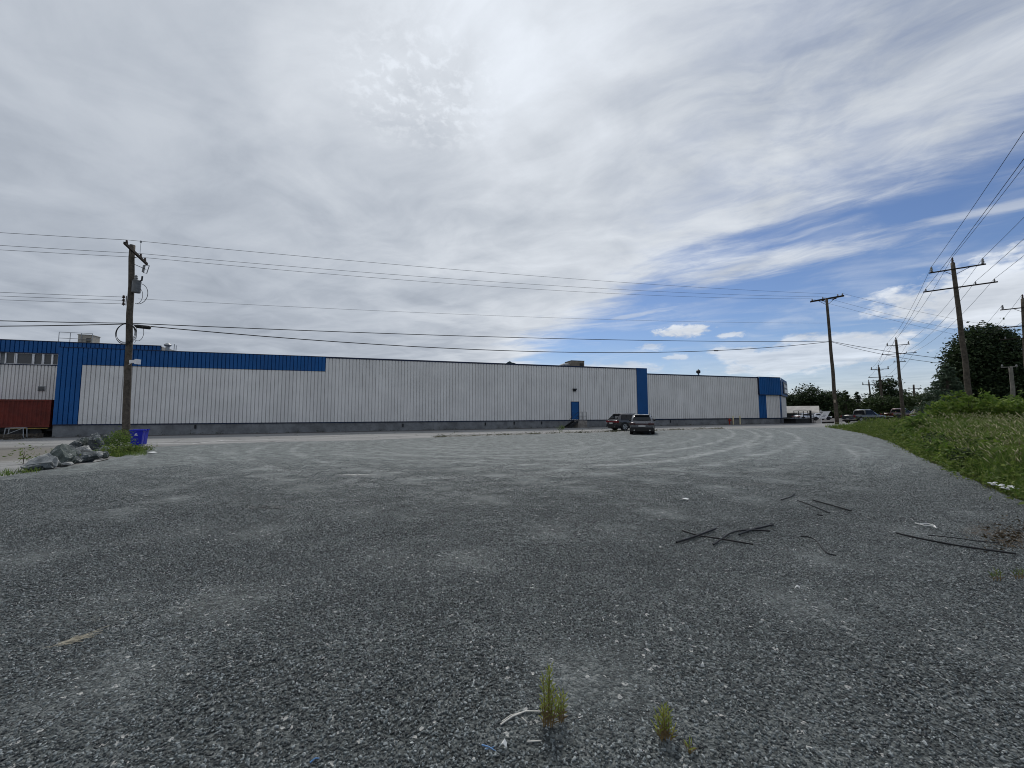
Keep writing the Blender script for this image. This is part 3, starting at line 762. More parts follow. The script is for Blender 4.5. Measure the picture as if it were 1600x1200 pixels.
# ----------------------------------------------------------------- shipping container on a chassis, left edge
cz = 0.42
t = thing('shipping_container', 'dark red corrugated shipping container below the white office wall', 'container', (*wl(-0.35, 0.25), 0), (0, 0, WA))
LC, HC = 12.2, 2.38
def corr(L, h, n=40, dep=0.04):
    mb = MB(); prof = []; p = L / n
    for k in range(n): prof += [(k * p, 0), (k * p + p * .3, 0), (k * p + p * .5, dep), (k * p + p * .8, dep)]
    prof.append((L, 0)); m_ = len(prof)
    mb.add([(x, y, 0) for x, y in prof] + [(x, y, h) for x, y in prof], [(i, i + 1, i + 1 + m_, i + m_) for i in range(m_ - 1)]); return mb
part('side_panel', corr(LC - .3, HC - .3), red_paint, t, (-LC + .15, 0.02, cz + .15))
for x_ in (-LC, -.15):
    mb = MB(); mb.box((x_, 0, cz), (x_ + .15, .15, cz + HC)); part('corner_post', mb, red_paint, t)
for z_ in (cz, cz + HC - .15):
    mb = MB(); mb.box((-LC + .15, 0, z_), (-.15, .1, z_ + .15)); part('side_rail', mb, red_paint, t)
mb = MB(); mb.box((-LC + .02, .1, cz + .05), (-.02, 2.42, cz + HC - .02)); part('body', mb, red_paint, t)
t = thing('container_chassis', 'black trailer chassis with a yellow edge strip carrying the red container', 'trailer', (*wl(-0.35, 0.25), 0), (0, 0, WA))
gz = -0.45
for y_ in (.5, 1.8): mb = MB(); mb.box((-LC, y_, cz - .34), (0, y_ + .2, cz - .04)); part('beam', mb, darkmetal, t)
mb = MB(); mb.box((-2.6, 0.0, cz - .14), (-0.1, .12, cz - .06)); part('edge_strip', mb, pbr('dull_yellow', (.25, .17, .04), .7, var=.3), t)
mb = MB(); mb.box((-LC, 0.3, cz - .05), (0, 2.3, cz - .005)); part('bed', mb, darkmetal, t)
for x_ in (-1.0, -2.2, -10.5, -11.6):
    for y_ in (.2, 1.95):
        w = part('wheel', MB().tube([(0, 0, 0), (0, .3, 0)], .42, 18), black_plastic, t, (x_, y_, gz + .42))
        part('rim', MB().tube([(0, -.01, 0), (0, .12, 0)], .2, 14), darkmetal, w)
for x_ in (-6.6, -6.3): mb = MB(); mb.box((x_, .6, gz), (x_ + .12, .75, cz - .2)); part('landing_leg', mb, darkmetal, t)
# clutter under the container
p = at(21, 686)
t = thing('metal_cart', 'grey tubular metal cart frame in front of the trailer at the left edge', 'cart', p, (0, 0, WA + .3))
mb = MB()
for x_ in (-.5, .5):
    mb.tube([(x_, 0, .08), (x_ * .9, 0, .85)], .03, 6); mb.tube([(x_, .6, .08), (x_ * .9, .6, .85)], .03, 6); mb.tube([(x_ * .9, 0, .85), (x_ * .9, .6, .85)], .03, 6)
mb.tube([(-.45, 0, .85), (.45, 0, .85)], .03, 6); mb.tube([(-.45, .6, .85), (.45, .6, .85)], .03, 6); mb.tube([(-.5, 0, .3), (.5, 0, .3)], .03, 6); mb.tube([(-.5, 0, .3), (.45, 0, .85)], .025, 6)
part('frame', mb, greymetal, t)
for x_ in (-.48, .48):
    for y_ in (0, .6): part('wheel', MB().tube([(-.02, 0, .08), (.02, 0, .08)], .08, 10), black_plastic, t, (x_, y_, 0))
for k, (px_, py_, w_, h_, lab) in enumerate(((40, 684.5, .7, .35, 'low grey timber crate under the trailer beside the metal cart'), (6, 687, .6, .4, 'low grey timber crate under the trailer at the left picture edge'))):
    t = thing('pallet_crate', lab, 'crate', at(px_, py_), (0, 0, WA), 'crates under the container trailer')
    for j in range(3): mb = MB(); mb.box((-w_, -.02, .04 + j * h_ / 3), (w_, .02, .0 + (j + .85) * h_ / 3)); part('slat', mb, wood, t)
    for sx in (-w_ + .05, 0, w_ - .05): mb = MB(); mb.box((sx - .05, .02, 0), (sx + .05, .6, h_)); part('batten', mb, wood, t)

# ----------------------------------------------------------------- bins
bin_blue = pbr('bin_blue', (0.010, 0.018, 0.34), .4, var=.08, dirt=.15)
def make_bin(p, rot, label):
    t = thing('recycling_bin', label, 'bin', p, (0, 0, rot), 'blue bins beside the wooden pole')
    b = MB(); W0_, W1_, H_ = .28, .38, .92
    def ringv(w, z, d=.8): return [(-w, -w * d, z), (w, -w * d, z), (w, w * d, z), (-w, w * d, z)]
    levels = [(.205, 0), (.22, .03), (.27, .82), (.27, .84), (.305, .84), (.305, .90), (.26, .90), (.205, .06)]
    vs = [q for w, z in levels for q in ringv(w, z)]; fs = [(0, 3, 2, 1)]
    for i in range(len(levels) - 1):
        for k in range(4): a_, b2 = i * 4 + k, i * 4 + (k + 1) % 4; fs.append((a_, b2, b2 + 4, a_ + 4))
    o = (len(levels) - 1) * 4; fs.append((o, o + 1, o + 2, o + 3))
    b.add(vs, fs); body = part('body', b, bin_blue, t); bevel(body, .02)
    for x_ in (-.32, .32): mb = MB(); mb.box((x_ - .03, -.1, .84), (x_ + .03, .1, .91)); part('handle', mb, bin_blue, t)
    e = MB()
    for k in range(3):
        a_ = k * 2.094; c_ = Matrix.Translation((0, -.216, .66)) @ Matrix.Rotation(R(-8), 4, 'X') @ Matrix.Rotation(a_, 4, 'Y')
        e.box((-.036, -.006, .024), (.02, .0, .040), c_); e.box((.014, -.006, .010), (.034, 0, .054), c_)
    e.box((-.075, -.222, .575), (.075, -.212, .592))
    part('emblem', e, white_paint, t)
    return t
make_bin(at(213.5, 697), R(30), 'blue plastic bin with white emblem, in front, left of its twin')
make_bin(at(219.5, 694.5), R(22), 'blue plastic bin standing half hidden behind the first, on its right')

# ----------------------------------------------------------------- utility poles
def insulator(mb, p, h=.22, r=.07):
    mb.lathe([(.02, -.05), (.02, 0), (r, .02), (r * .55, h * .3), (r * .95, h * .36), (r * .5, h * .62), (r * .8, h * .7), (r * .4, h), (.01, h)], 10, p)
def pole_shaft(p0, p1, r0, r1, mat):
    mb = MB(); p0, p1 = Vector(p0), Vector(p1)
    pts = [p0.lerp(p1, k / 14) for k in range(15)]
    pts = [q + Vector((.02 * math.sin(i * 1.3), .015 * math.cos(i * 1.7), 0)) * (1 if 0 < i < 14 else 0) for i, q in enumerate(pts)]
    mb.tube(pts, [r0 + (r1 - r0) * k / 14 for k in range(15)], 14); return mb
def lp(v, base): return tuple(Vector(v) - Vector(base))
WIRES = []

# left pole
B1 = at(196, 690); B1.z -= 0.1
T1p = at_depth(207, 383, B1.y); T1p.y = B1.y
t1 = thing('utility_pole', 'weathered wooden utility pole with transformer beside the blue bins', 'utility pole', B1)
top = Vector(T1p) - B1
part('shaft', pole_shaft((0, 0, 0), top, .21, .155, wood), wood, t1, smooth=True)
def onp(f, dx=0, dy=0, dz=0): return top * f + Vector((dx, dy, dz))
# crossarm, skewed to the line
arm_n = at_depth(194.5, 379.5, B1.y - 1.75) - B1; arm_f = at_depth(229.5, 412.5, B1.y + 1.1) - B1
ad = (arm_f - arm_n).normalized()
mid = top * .985 + Vector((0, -.2, 0))
arm_c = (arm_n + arm_f) / 2
shift = Vector((0, 0, 0))
mb = MB()
side = ad.cross(Vector((0, 0, 1))).normalized() * .06; upv = Vector((0, 0, .08))
vs = []
for q in (arm_n, arm_f):
    for a_, b2 in ((-1, -1), (1, -1), (1, 1), (-1, 1)): vs.append(q + side * a_ + upv * b2)
mb.add(vs, [(0, 1, 2, 3), (7, 6, 5, 4), (0, 4, 5, 1), (1, 5, 6, 2), (2, 6, 7, 3), (3, 7, 4, 0)])
part('crossarm', mb, wood_dark, t1)
def onarm(f): return arm_n.lerp(arm_f, f)
ins_pts = []
for f in (.08, .70, .90):
    q = onarm(f) + Vector((0, 0, .08)); mb = MB(); insulator(mb, q, .24, .085); part('insulator', mb, brown_porc, t1); ins_pts.append(q + Vector((0, 0, .25)))
q = onarm(.66) + Vector((0, 0, .3)); mb = MB(); mb.tube([q, q + Vector((0, 0, .75))], .012, 5); mb.lathe([(.05, .75), (.05, .9)], 8, q); part('arrester_wire', mb, greymetal, t1)
mb = MB(); mb.tube([onarm(.62), onp(.93)], .02, 5); mb.tube([onarm(.25), onp(.95)], .02, 5); part('brace', mb, darkmetal, t1)
# fused cut-out
q = at_depth(228.5, 421, B1.y + .4) - B1
mb = MB(); mb.tube([onp(.905), q], .02, 5); part('bracket', mb, darkmetal, t1)
mb = MB(); mb.tube([q + Vector((-.16, 0, .3)), q + Vector((-.22, 0, -.2))], .07, 8)
mb.tube([q + Vector((-.16, 0, .32)), q + Vector((.2, 0, .28)), q + Vector((.05, 0, -.3)), q + Vector((-.2, 0, -.22))], .028, 6); part('cutout_fuse', mb, porcelain, t1)
# transformer
q = at_depth(213.2, 448, B1.y - .1) - B1
tr = MB().lathe([(.22, -.42), (.235, -.40), (.235, .36), (.25, .37), (.25, .40), (.18, .46), (.05, .48)], 18, q)
tro = part('transformer', tr, pbr('transformer_grey', (.12, .125, .13), .5, var=.2), t1)
mb = MB(); insulator(mb, q + Vector((-.02, -.05, .46)), .34, .12); part('bushing', mb, porcelain, tro)
mb = MB(); mb.tube([q + Vector((.2, 0, .4)), q + Vector((.34, 0, .45)), q + Vector((.36, 0, .75))], .05, 7); part('arrester', mb, darkmetal, tro)
mb = MB(); mb.box(tuple(q + Vector((-.3, -.06, -.3))), tuple(q + Vector((-.22, .06, .3)))); part('hanger', mb, darkmetal, tro)
# slack drip loops
def loop(c, rx, rz, a0, a1, n=22, dy=0.0): return [Vector((c.x + rx * math.cos(a0 + (a1 - a0) * k / n), c.y + dy * k / n, c.z + rz * math.sin(a0 + (a1 - a0) * k / n))) for k in range(n + 1)]
mb = MB(); mb.tube(loop(at_depth(217, 459, B1.y) - B1, .62, .72, 2.0, -1.9), .018, 5); mb.tube(loop(at_depth(215, 462, B1.y) - B1, .35, .55, 1.6, -1.5), .014, 5); part('drip_loop', mb, cable_mat, t1)
mb = MB()
for k in range(3):
    q2 = at_depth(194.5 - k * .2, 464 + k * 5.4, B1.y) - B1; insulator(mb, q2 + Vector((0, -.05, -.1)), .2, .1)
mb.box(tuple(at_depth(196, 477, B1.y) - B1), tuple(at_depth(197.2, 462, B1.y) - B1 + Vector((0, .06, 0)))); part('spool_rack', mb, brown_porc, t1)
# storage coil and splice case
cc = at_depth(197, 522, B1.y - .3) - B1
mb = MB()
for k in range(4):
    rr_ = .72 - .03 * k; mb.tube(loop(cc + Vector((.02 * k - .04 * (k % 2), -.02 * k, .02 * k)), rr_, rr_, 0, 2 * math.pi, 36), .016, 5, cap=False)
part('cable_coil', mb, cable_mat, t1)
mb = MB()
mb.tube(loop(cc + Vector((.75, .1, .1)), .35, .55, 1.9, -1.9), .014, 5); mb.tube(loop(cc + Vector((.5, .1, .0)), .12, .6, 1.5, -1.5), .012, 5); part('drip_loop', mb, cable_mat, t1)
q = at_depth(224, 511, B1.y) - B1
mb = MB(); mb.tube([q + Vector((-.6, 0, .1)), q + Vector((-.42, 0, .05)), q + Vector((.38, .05, -.03)), q + Vector((.45, .05, -.05))], [.05, .13, .13, .05], 10); part('splice_case', mb, black_plastic, t1)
# floodlight
q = at_depth(208.5, 565, B1.y - .1) - B1
mb = MB(); mb.tube([q + Vector((-.3, 0, -.2)), q + Vector((-.05, 0, 0))], .03, 6); mb.box(tuple(q + Vector((-.2, -.1, -.1))), tuple(q + Vector((.32, .1, .1)))); mb.box(tuple(q + Vector((.22, -.16, -.18))), tuple(q + Vector((.36, .16, .16)))); part('floodlight', mb, white_paint, t1)
mb = MB()
for zf in (.27, .275, .46): mb.tube(loop(onp(zf), .205, .0, 0, 6.283, 16), .02, 4, cap=False)
part('band', mb, darkmetal, t1)

# middle pole on the right
B2 = at(1308, 662.5); B2.z -= .1
T2 = at_depth(1291.5, 466, B2.y)
t2 = thing('utility_pole', 'leaning brown wooden utility pole with one crossarm left of the pickup', 'utility pole', B2)
top2 = T2 - B2
part('shaft', pole_shaft((0, 0, 0), top2, .23, .15, wood), wood, t2, smooth=True)
a_n = at_depth(1266, 471.5, B2.y + 1.2) - B2; a_f = at_depth(1319, 462, B2.y - .6) - B2
def arm(parent, a, b, w, h, mat, name='crossarm'):
    d = (b - a).normalized(); sd_ = d.cross(Vector((0, 0, 1))).normalized() * w; up_ = Vector((0, 0, h)); vs = []
    for q in (a, b):
        for i, j in ((-1, -1), (1, -1), (1, 1), (-1, 1)): vs.append(q + sd_ * i + up_ * j)
    mb = MB(); mb.add(vs, [(0, 1, 2, 3), (7, 6, 5, 4), (0, 4, 5, 1), (1, 5, 6, 2), (2, 6, 7, 3), (3, 7, 4, 0)])
    return part(name, mb, mat, parent)
arm(t2, a_n, a_f, .06, .11, wood_dark); 
ins2 = []
for f in (.06, .38, .82, .95):
    q = a_n.lerp(a_f, f) + Vector((0, 0, .11)); mb = MB(); insulator(mb, q, .26, .1); part('insulator', mb, porcelain, t2); ins2.append(q + Vector((0, 0, .27)) + B2)
mb = MB(); mb.tube([a_n.lerp(a_f, .22), top2 * .945], .03, 5); mb.tube([a_n.lerp(a_f, .78), top2 * .945], .03, 5); part('brace', mb, darkmetal, t2)
mb = MB(); mb.tube([a_n.lerp(a_f, .3) + Vector((0, -.2, -.1)), a_n.lerp(a_f, .42) + Vector((0, -.2, -.35))], .07, 8); mb.tube([a_n.lerp(a_f, .62) + Vector((0, -.2, -.25)), a_n.lerp(a_f, .74) + Vector((0, -.2, -.2))], .07, 8); part('cutout_fuse', mb, brown_porc, t2)
mb = MB(); mb.box((-.42, -.25, 3.0), (-.2, -.2, 3.4)); part('tag_plate', mb, pbr('tag_tan', (.4, .33, .25), .6), t2)

# transmission poles along the street
TD = Vector((26.6, 31.5, 0)).normalized(); TN = Vector((TD.y, -TD.x, 0))
def trans_pole(base, H, r0, r1, label, arms, lean=0.0, group='tall poles of the street line', scale=1.0, detail=True):
    t = thing('transmission_pole', label, 'utility pole', base, group=group)
    tp = Vector((lean, 0, H))
    part('shaft', pole_shaft((0, 0, 0), tp, r0, r1, wood), wood, t, smooth=True)
    ends = []
    for z, half, kind in arms:
        c = tp * (z / H); a_, b2 = c - TN * half + Vector((0, -.22, 0)), c + TN * half + Vector((0, -.22, 0))
        arm(t, a_, b2, .04 * scale, .045 * scale, wood_dark)
        if kind == 'top':
            for q in (a_.lerp(b2, .05), a_.lerp(b2, .95)):
                mb = MB(); insulator(mb, q + Vector((0, 0, .06)), .42 * scale, .10 * scale); part('insulator', mb, porcelain, t); ends.append(base + q + Vector((0, 0, .48)))
            mb = MB(); insulator(mb, tp, .45 * scale, .09 * scale); part('insulator', mb, brown_porc, t); ends.append(base + tp + Vector((0, 0, .45)))
            mb = MB(); mb.tube([a_.lerp(b2, .25), c - Vector((0, 0, .45))], .02 * scale, 5); mb.tube([a_.lerp(b2, .75), c - Vector((0, 0, .45))], .02 * scale, 5); part('brace', mb, darkmetal, t)
        else:
            for f in ((.04, .72, .96) if kind == 'low' else (.1, .9)):
                q = a_.lerp(b2, f); mb = MB(); insulator(mb, q + Vector((0, 0, .06)), .2 * scale, .06 * scale); part('insulator', mb, porcelain, t); ends.append(base + q + Vector((0, 0, .26)))
    return t, ends
def tbase(x, y): return Vector((x, y, g(x, y) - .1 if (x < 105 and y < 105) else -.3))
YT = 30.0
bx = 1518.5
b_ = at_depth(bx, 640, YT); A1 = tbase(b_.x, YT)
tpz = at_depth(1488.5, 411, YT)
Htop = tpz.z - A1.z
lean1 = tpz.x - A1.x
tp1, e1 = trans_pole(A1, Htop, .20, .125, 'tall weathered transmission pole with two crossarms before the big dark tree', [(Htop - .55, 1.5, 'top'), (Htop - 2.05, 1.95, 'low')], lean1)
A2 = tbase(at_depth(1411, 640, 61.5).x, 61.5); z2 = at_depth(1400, 531, 61.5)
tp2, e2 = trans_pole(A2, z2.z - A2.z, .24, .15, 'transmission pole with three crossarms right of the parked pickup', [(z2.z - A2.z - .9, 1.35, 'top'), (z2.z - A2.z - 2.3, 2.0, 'low'), (z2.z - A2.z - 3.6, .75, 'mid')], z2.x - A2.x)
A3 = tbase(at_depth(1380.5, 640, 97).x, 97); z3 = at_depth(1373, 574, 97)
tp3, e3 = trans_pole(A3, z3.z - A3.z, .30, .2, 'distant transmission pole with three crossarms before the round tree', [(z3.z - A3.z - .5, 1.7, 'top'), (z3.z - A3.z - 2.5, 2.3, 'low'), (z3.z - A3.z - 3.4, 1.8, 'mid'), (z3.z - A3.z - 4.6, 1.6, 'mid')], z3.x - A3.x, scale=1.5)
A4 = tbase(at_depth(1363, 640, 138).x, 138); z4 = at_depth(1357.5, 597, 138)
tp4, e4 = trans_pole(A4, z4.z - A4.z, .30, .2, 'farthest transmission pole, thin and pale, left of the round tree', [(z4.z - A4.z - .9, 2.0, 'top'), (z4.z - A4.z - 4.6, 2.6, 'low')], z4.x - A4.x, scale=2)
# second line across the street
C1 = Vector((at_depth(1606, 640, 37).x, 37, 0.2)); zc = at_depth(1598, 467, 37)
tpc, ec1 = trans_pole(C1, zc.z - .2, .20, .13, 'transmission pole cut by the right picture edge with three crossarms', [(zc.z - .2 - .9, 1.6, 'top'), (zc.z - .2 - 2.7, 1.8, 'low'), (zc.z - .2 - 3.9, 1.7, 'mid')], zc.x - C1.x, group='poles of the second line')
C2 = Vector((at_depth(1487, 640, 66).x, 66, 0.2)); zc2 = at_depth(1484, 555, 66)
tpc2, ec2 = trans_pole(C2, zc2.z - .2, .22, .15, 'slim pole with two short crossarms left of the big dark tree', [(zc2.z - .2 - .9, 1.1, 'low'), (zc2.z - .2 - 2.4, 1.3, 'mid')], zc2.x - C2.x, group='poles of the second line', scale=1.5)
C3 = Vector((at_depth(1429, 640, 110).x, 110, -.3)); zc3 = at_depth(1427.5, 601, 110)
tpc3, ec3 = trans_pole(C3, zc3.z + .3, .26, .2, 'distant slim pole rising behind the white parked car', [(zc3.z + .3 - 1.2, 1.4, 'mid')], zc3.x - C3.x, group='poles of the second line', scale=2)
C4 = Vector((at_depth(1585.5, 640, 25).x, 25, g(at_depth(1585.5, 640, 25).x, 25) - .1)); zc4 = at_depth(1584.5, 573, 25)
t = thing('service_pole', 'short grey service pole with a small crossarm before the dark tree', 'utility pole', C4)
part('shaft', pole_shaft((0, 0, 0), (0, 0, zc4.z - C4.z), .12, .09, pbr('grey_wood', (.16, .15, .13), .9, var=.3, vscale=6, dirt=.4)), MATS['grey_wood'], t, smooth=True)
arm(t, Vector((-.6, 0, zc4.z - C4.z - .05)), Vector((.45, 0, zc4.z - C4.z + .02)), .03, .03, MATS['grey_wood'])
for x_ in (-.55, .4): mb = MB(); insulator(mb, Vector((x_, 0, zc4.z - C4.z)), .14, .06); part('insulator', mb, porcelain, t)
# guy wire guard
a_, b2 = at(1414.5, 662), at_depth(1441, 625, 52)
mb = MB(); mb.tube([a_, b2], .045, 6)
solo('guy_guard', mb, pbr('guard_straw', (.33, .30, .2), .6), 'slanted pale guy wire guard leaning between the pole and the white car', 'guy wire')

# ----------------------------------------------------------------- wires
def wire(name, p0, p1, sag, r, label, cat='wire', group=None, mat=wire_mat, n=28):
    p0, p1 = Vector(p0), Vector(p1)
    mb = MB(); mb.tube([p0.lerp(p1, k / n) - Vector((0, 0, 4 * sag * (k / n) * (1 - k / n))) for k in range(n + 1)], r, 5)
    return solo(name, mb, mat, label, cat, group=group)
P0 = Vector((-70.0, 12.5, 0))
gp = 'power lines between the wooden poles'
lab = ['topmost power line from the left pole to the right pole', 'middle power line from the left pole to the right pole', 'lower power line from the left pole to the right pole']
for k, (q, q2, sg_) in enumerate(zip(ins_pts, (ins2[2], ins2[1], ins2[0]), (.5, .62, .8))):
    wire('power_line', B1 + q, q2, sg_, .013, lab[k], 'power line', gp)
    l2 = ['topmost', 'second', 'third'][k] + ' thin power line leaving the left pole towards the left edge'
    wire('power_line', B1 + q, Vector((P0.x, P0.y + k * 1.2, 12.2)), .4, .013, l2, 'power line', 'power lines leaving to the left')
for k in range(3):
    wire('power_line', at_depth(193, 464 + k * 5.4, B1.y), Vector((P0.x, P0.y, 8.9 - k * .25)), .35, .012, ['upper', 'middle', 'lower'][k] + ' of the three wires on the spool rack of the left pole', 'power line', 'wires at the spool rack')
wire('service_wire', at_depth(216, 467, B1.y), B2 + top2 * .80, .45, .010, 'thin service wire sagging from the transformer across the white wall top', 'wire', gp)
ca1, ca2 = at_depth(200, 505, B1.y), B2 + top2 * .655
wire('comms_cable', ca1, ca2, .45, .03, 'upper thick black communications cable between the two wooden poles', 'cable', 'black communications cables', cable_mat)
wire('comms_cable', ca1 - Vector((0, 0, .08)), ca2 - Vector((0, 0, .06)), 1.75, .034, 'lower deeply sagging black communications cable between the two wooden poles', 'cable', 'black communications cables', cable_mat)
wire('comms_cable', ca1, Vector((P0.x, P0.y, 7.6)), .55, .03, 'upper black cable from the left pole to the left edge', 'cable', 'black communications cables', cable_mat)
wire('comms_cable', ca1 - Vector((0, 0, .05)), Vector((P0.x, P0.y, 7.5)), 1.15, .032, 'lower black cable from the left pole to the left edge', 'cable', 'black communications cables', cable_mat)
f_ = .62; q = (ca1).lerp(ca2, .72) - Vector((0, 0, .08 + 4 * 1.75 * .72 * .28))
mb = MB(); dd = (ca2 - ca1).normalized(); mb.tube([q - dd * .35, q - dd * .28, q + dd * .28, q + dd * .35], [.035, .07, .07, .035], 8)
solo('cable_splice', mb, black_plastic, 'black splice sleeve hanging on the lower sagging cable', 'cable splice')
# from the right pole onward
far_c = Vector((66, 52, 9.0))
wire('comms_cable', ca2, at_depth(1600, 570, 48), .5, .032, 'upper black cable from the right pole across the street', 'cable', 'black communications cables', cable_mat)
wire('comms_cable', ca2 - Vector((0, 0, .06)), at_depth(1600, 573, 48), 1.0, .026, 'lower black cable from the right pole across the street', 'cable', 'black communications cables', cable_mat)
for k, (q, tgt) in enumerate(zip((ins2[3], ins2[1], ins2[0]), ((1620, 520), (1620, 540), (1620, 548)))):
    wire('power_line', q, at_depth(tgt[0], tgt[1], 48), .4, .012, ['upper', 'middle', 'lower'][k] + ' thin power line leaving the right pole towards the dark tree', 'power line', 'power lines beyond the right pole')
# street line: towards the camera overhead, and down the street
A0 = A1 - Vector((27.5, 33.0, 0))
wl_names = ['left outer', 'right outer', 'pole top', 'left lower arm', 'inner lower arm', 'right lower arm']
for k, q in enumerate(e1):
    q0 = q - Vector((27.5, 33.0, 0)) + Vector((0, 0, .6))
    wire('overhead_conductor', q, q0, .35, .012, f'overhead conductor from the {wl_names[k]} insulator of the nearest transmission pole, passing overhead', 'power line', 'conductors of the street line')
    if k < len(e2): wire('overhead_conductor', q, e2[k], .75, .012, f'overhead conductor from the {wl_names[k]} insulator of the nearest transmission pole down the street', 'power line', 'conductors of the street line')
for k in range(6):
    wire('overhead_conductor', e2[k], e3[k], .7, .016, f'distant conductor from the {wl_names[k]} insulator of the pole beside the pickup', 'power line', 'conductors of the street line')
for k in range(4):
    wire('overhead_conductor', ec1[k], ec2[min(k, len(ec2) - 1)], .8, .012, f'conductor number {k + 1} from the top of the pole at the right picture edge'.replace('number 1', 'on the left insulator').replace('number 2', 'on the right insulator').replace('number 3', 'on the pole tip').replace('number 4', 'on the lower arm'), 'power line', 'conductors of the second line')

# ----------------------------------------------------------------- vehicles
tyre = pbr('tyre', (.012, .012, .012), .85, var=.3)
alloy = pbr('alloy', (.5, .5, .52), .3, metal=.8)
red_lens = pbr('red_lens', (.16, .006, .01), .12, var=.1, spec=.7)
dark_lens = pbr('dark_lens', (.03, .004, .006), .1, var=.1, spec=.8)
plate_w = pbr('plate', (.40, .40, .40), .5, var=.05)
chrome = pbr('chrome', (.6, .6, .6), .12, metal=1.0)
def carpaint(name, c): return pbr(name, c, .28, metal=.35, var=.04, coat=1.0, spec=.5)
def loft(sections, close_ends=True):
    """sections: list of half outlines (x >= 0) bottom to top, mirrored to full rings"""
    mb = MB(); n = len(sections[0][1]); rings = []
    for y, half in sections:
        full = [(x, y, z) for x, z in half] + [(-x, y, z) for x, z in half[::-1]]
        rings.append(full)
    m_ = 2 * n; vs = [q for r in rings for q in r]; fs = []
    for i in range(len(rings) - 1):
        for k in range(m_):
            a, b2 = i * m_ + k, i * m_ + (k + 1) % m_; fs.append((a, a + m_, b2 + m_, b2))
    fs.append(tuple(range(m_))); o = (len(rings) - 1) * m_; fs.append(tuple(o + k for k in range(m_ - 1, -1, -1)))
    return mb.add(vs, fs)
def quadp(mb, pts, off=.012, th=.01):
    """thin pane laid on four corners"""
    a, b2, c, d = [Vector(p) for p in pts]; n = (b2 - a).cross(d - a).normalized()
    vs = [p + n * off for p in (a, b2, c, d)] + [p + n * (off - th) for p in (a, b2, c, d)]
    mb.add(vs, [(0, 1, 2, 3), (7, 6, 5, 4), (0, 4, 5, 1), (1, 5, 6, 2), (2, 6, 7, 3), (3, 7, 4, 0)])
def car(name, label, cat, loc, heading, paint, L=4.75, W=.96, H=1.66, kind='suv', roofcol=None, lens=red_lens, group=None, simple=False, bright=False):
    """heading: azimuth in degrees from +Y towards +X; local origin at the middle of the rear bumper foot, y forward"""
    t = thing(name, label, cat, loc, (0, 0, -R(heading)), group)
    k = L / 4.75; hb = H / 1.66
    def sec(w, z0, zb): return [(0.0, z0), (w * .86, z0), (w * .97, z0 + .14), (w, z0 + (zb - z0) * .5), (w * .985, zb - .12), (w * .93, zb - .02), (0.0, zb + .02)]
    if kind == 'pickup':
        body = [(0, sec(W * .93, .55, 1.0)), (.06, sec(W * .98, .5, 1.12)), (.3, sec(W, .42, 1.14)), (1.2, sec(W, .42, 1.14)), (2.1 * k, sec(W, .42, 1.15)), (4.1 * k, sec(W, .42, 1.14)), (4.3 * k, sec(W, .42, 1.16)),
                (5.3 * k, sec(W * .97, .45, 1.12)), (5.65 * k, sec(W * .93, .5, 1.05)), (5.8 * k, sec(W * .85, .55, .95))]
        gh = dict(rb=2.0 * k, rt=2.2 * k, ft=3.3 * k, fb=4.3 * k, zb=1.13)
        wheels = (1.05 * k, 4.75 * k); wr = .40
    elif kind == 'sedan':
        body = [(0, sec(W * .85, .45, .80)), (.08, sec(W * .93, .38, .92)), (.5 * k, sec(W * .99, .3, .98)), (1.2 * k, sec(W, .26, .96)), (3.2 * k, sec(W, .26, .92)), (3.9 * k, sec(W * .97, .28, .84)), (4.5 * k, sec(W * .9, .34, .74)), (4.75 * k, sec(W * .72, .42, .6))]
        gh = dict(rb=.5 * k, rt=1.25 * k, ft=2.3 * k, fb=3.3 * k, zb=.93); wheels = (.95 * k, 3.75 * k); wr = .33
    else:
        body = [(0, sec(W * .86, .46, .92)), (.07, sec(W * .94, .38, 1.03)), (.3, sec(W * .985, .3, 1.07)), (.9 * k, sec(W, .27, 1.06)), (2.0 * k, sec(W * .985, .27, 1.04)), (3.4 * k, sec(W, .27, 1.02)), (3.8 * k, sec(W * .99, .28, .99)),
                (4.4 * k, sec(W * .93, .32, .90)), (4.65 * k, sec(W * .84, .38, .80)), (4.75 * k, sec(W * .7, .46, .68))]
        gh = dict(rb=.14, rt=.72 * k, ft=2.55 * k, fb=3.5 * k, zb=1.03); wheels = (.98 * k, 3.80 * k); wr = .37
    bo = part('body', loft(body), paint, t, smooth=True)
    sd_ = bo.modifiers.new('round', 'SUBSURF'); sd_.levels = 1; sd_.render_levels = 2
    zb = gh['zb']; wt, wb = W * .70, W * .92
    def gsec(y, zt, w_t): return (y, [(0.0, zb - .12), (wb, zb - .12), (wb, zb - .02), (wb * .985 + (w_t - wb) * .3 * (zt > zb + .1), zb + (zt - zb) * .35), (w_t + .04, zt - .07), (w_t * .8, zt), (0.0, zt + .015)])
    gs = [gsec(gh['rb'], zb + .02, wb * .95), gsec(gh['rb'] + (gh['rt'] - gh['rb']) * .5, zb + (H - zb) * .58, wt * 1.12), gsec(gh['rt'], H - .05, wt), gsec(gh['rt'] + .4, H, wt), gsec(gh['ft'], H - .01, wt), gsec(gh['fb'] - .3, zb + (H - zb) * .4, wt * 1.15), gsec(gh['fb'], zb + .02, wb * .9)]
    cab = part('cab', loft(gs), roofcol or paint, t, smooth=True)
    # glass
    rb, rt, ft, fb = gh['rb'], gh['rt'], gh['ft'], gh['fb']
    mb = MB(); quadp(mb, [(-wb * .80, rb + .07, zb + .13), (wb * .80, rb + .07, zb + .13), (wt * .84, rt - .07, H - .13), (-wt * .84, rt - .07, H - .13)], .05, .03)
    part('rear_window', mb, glass, t)
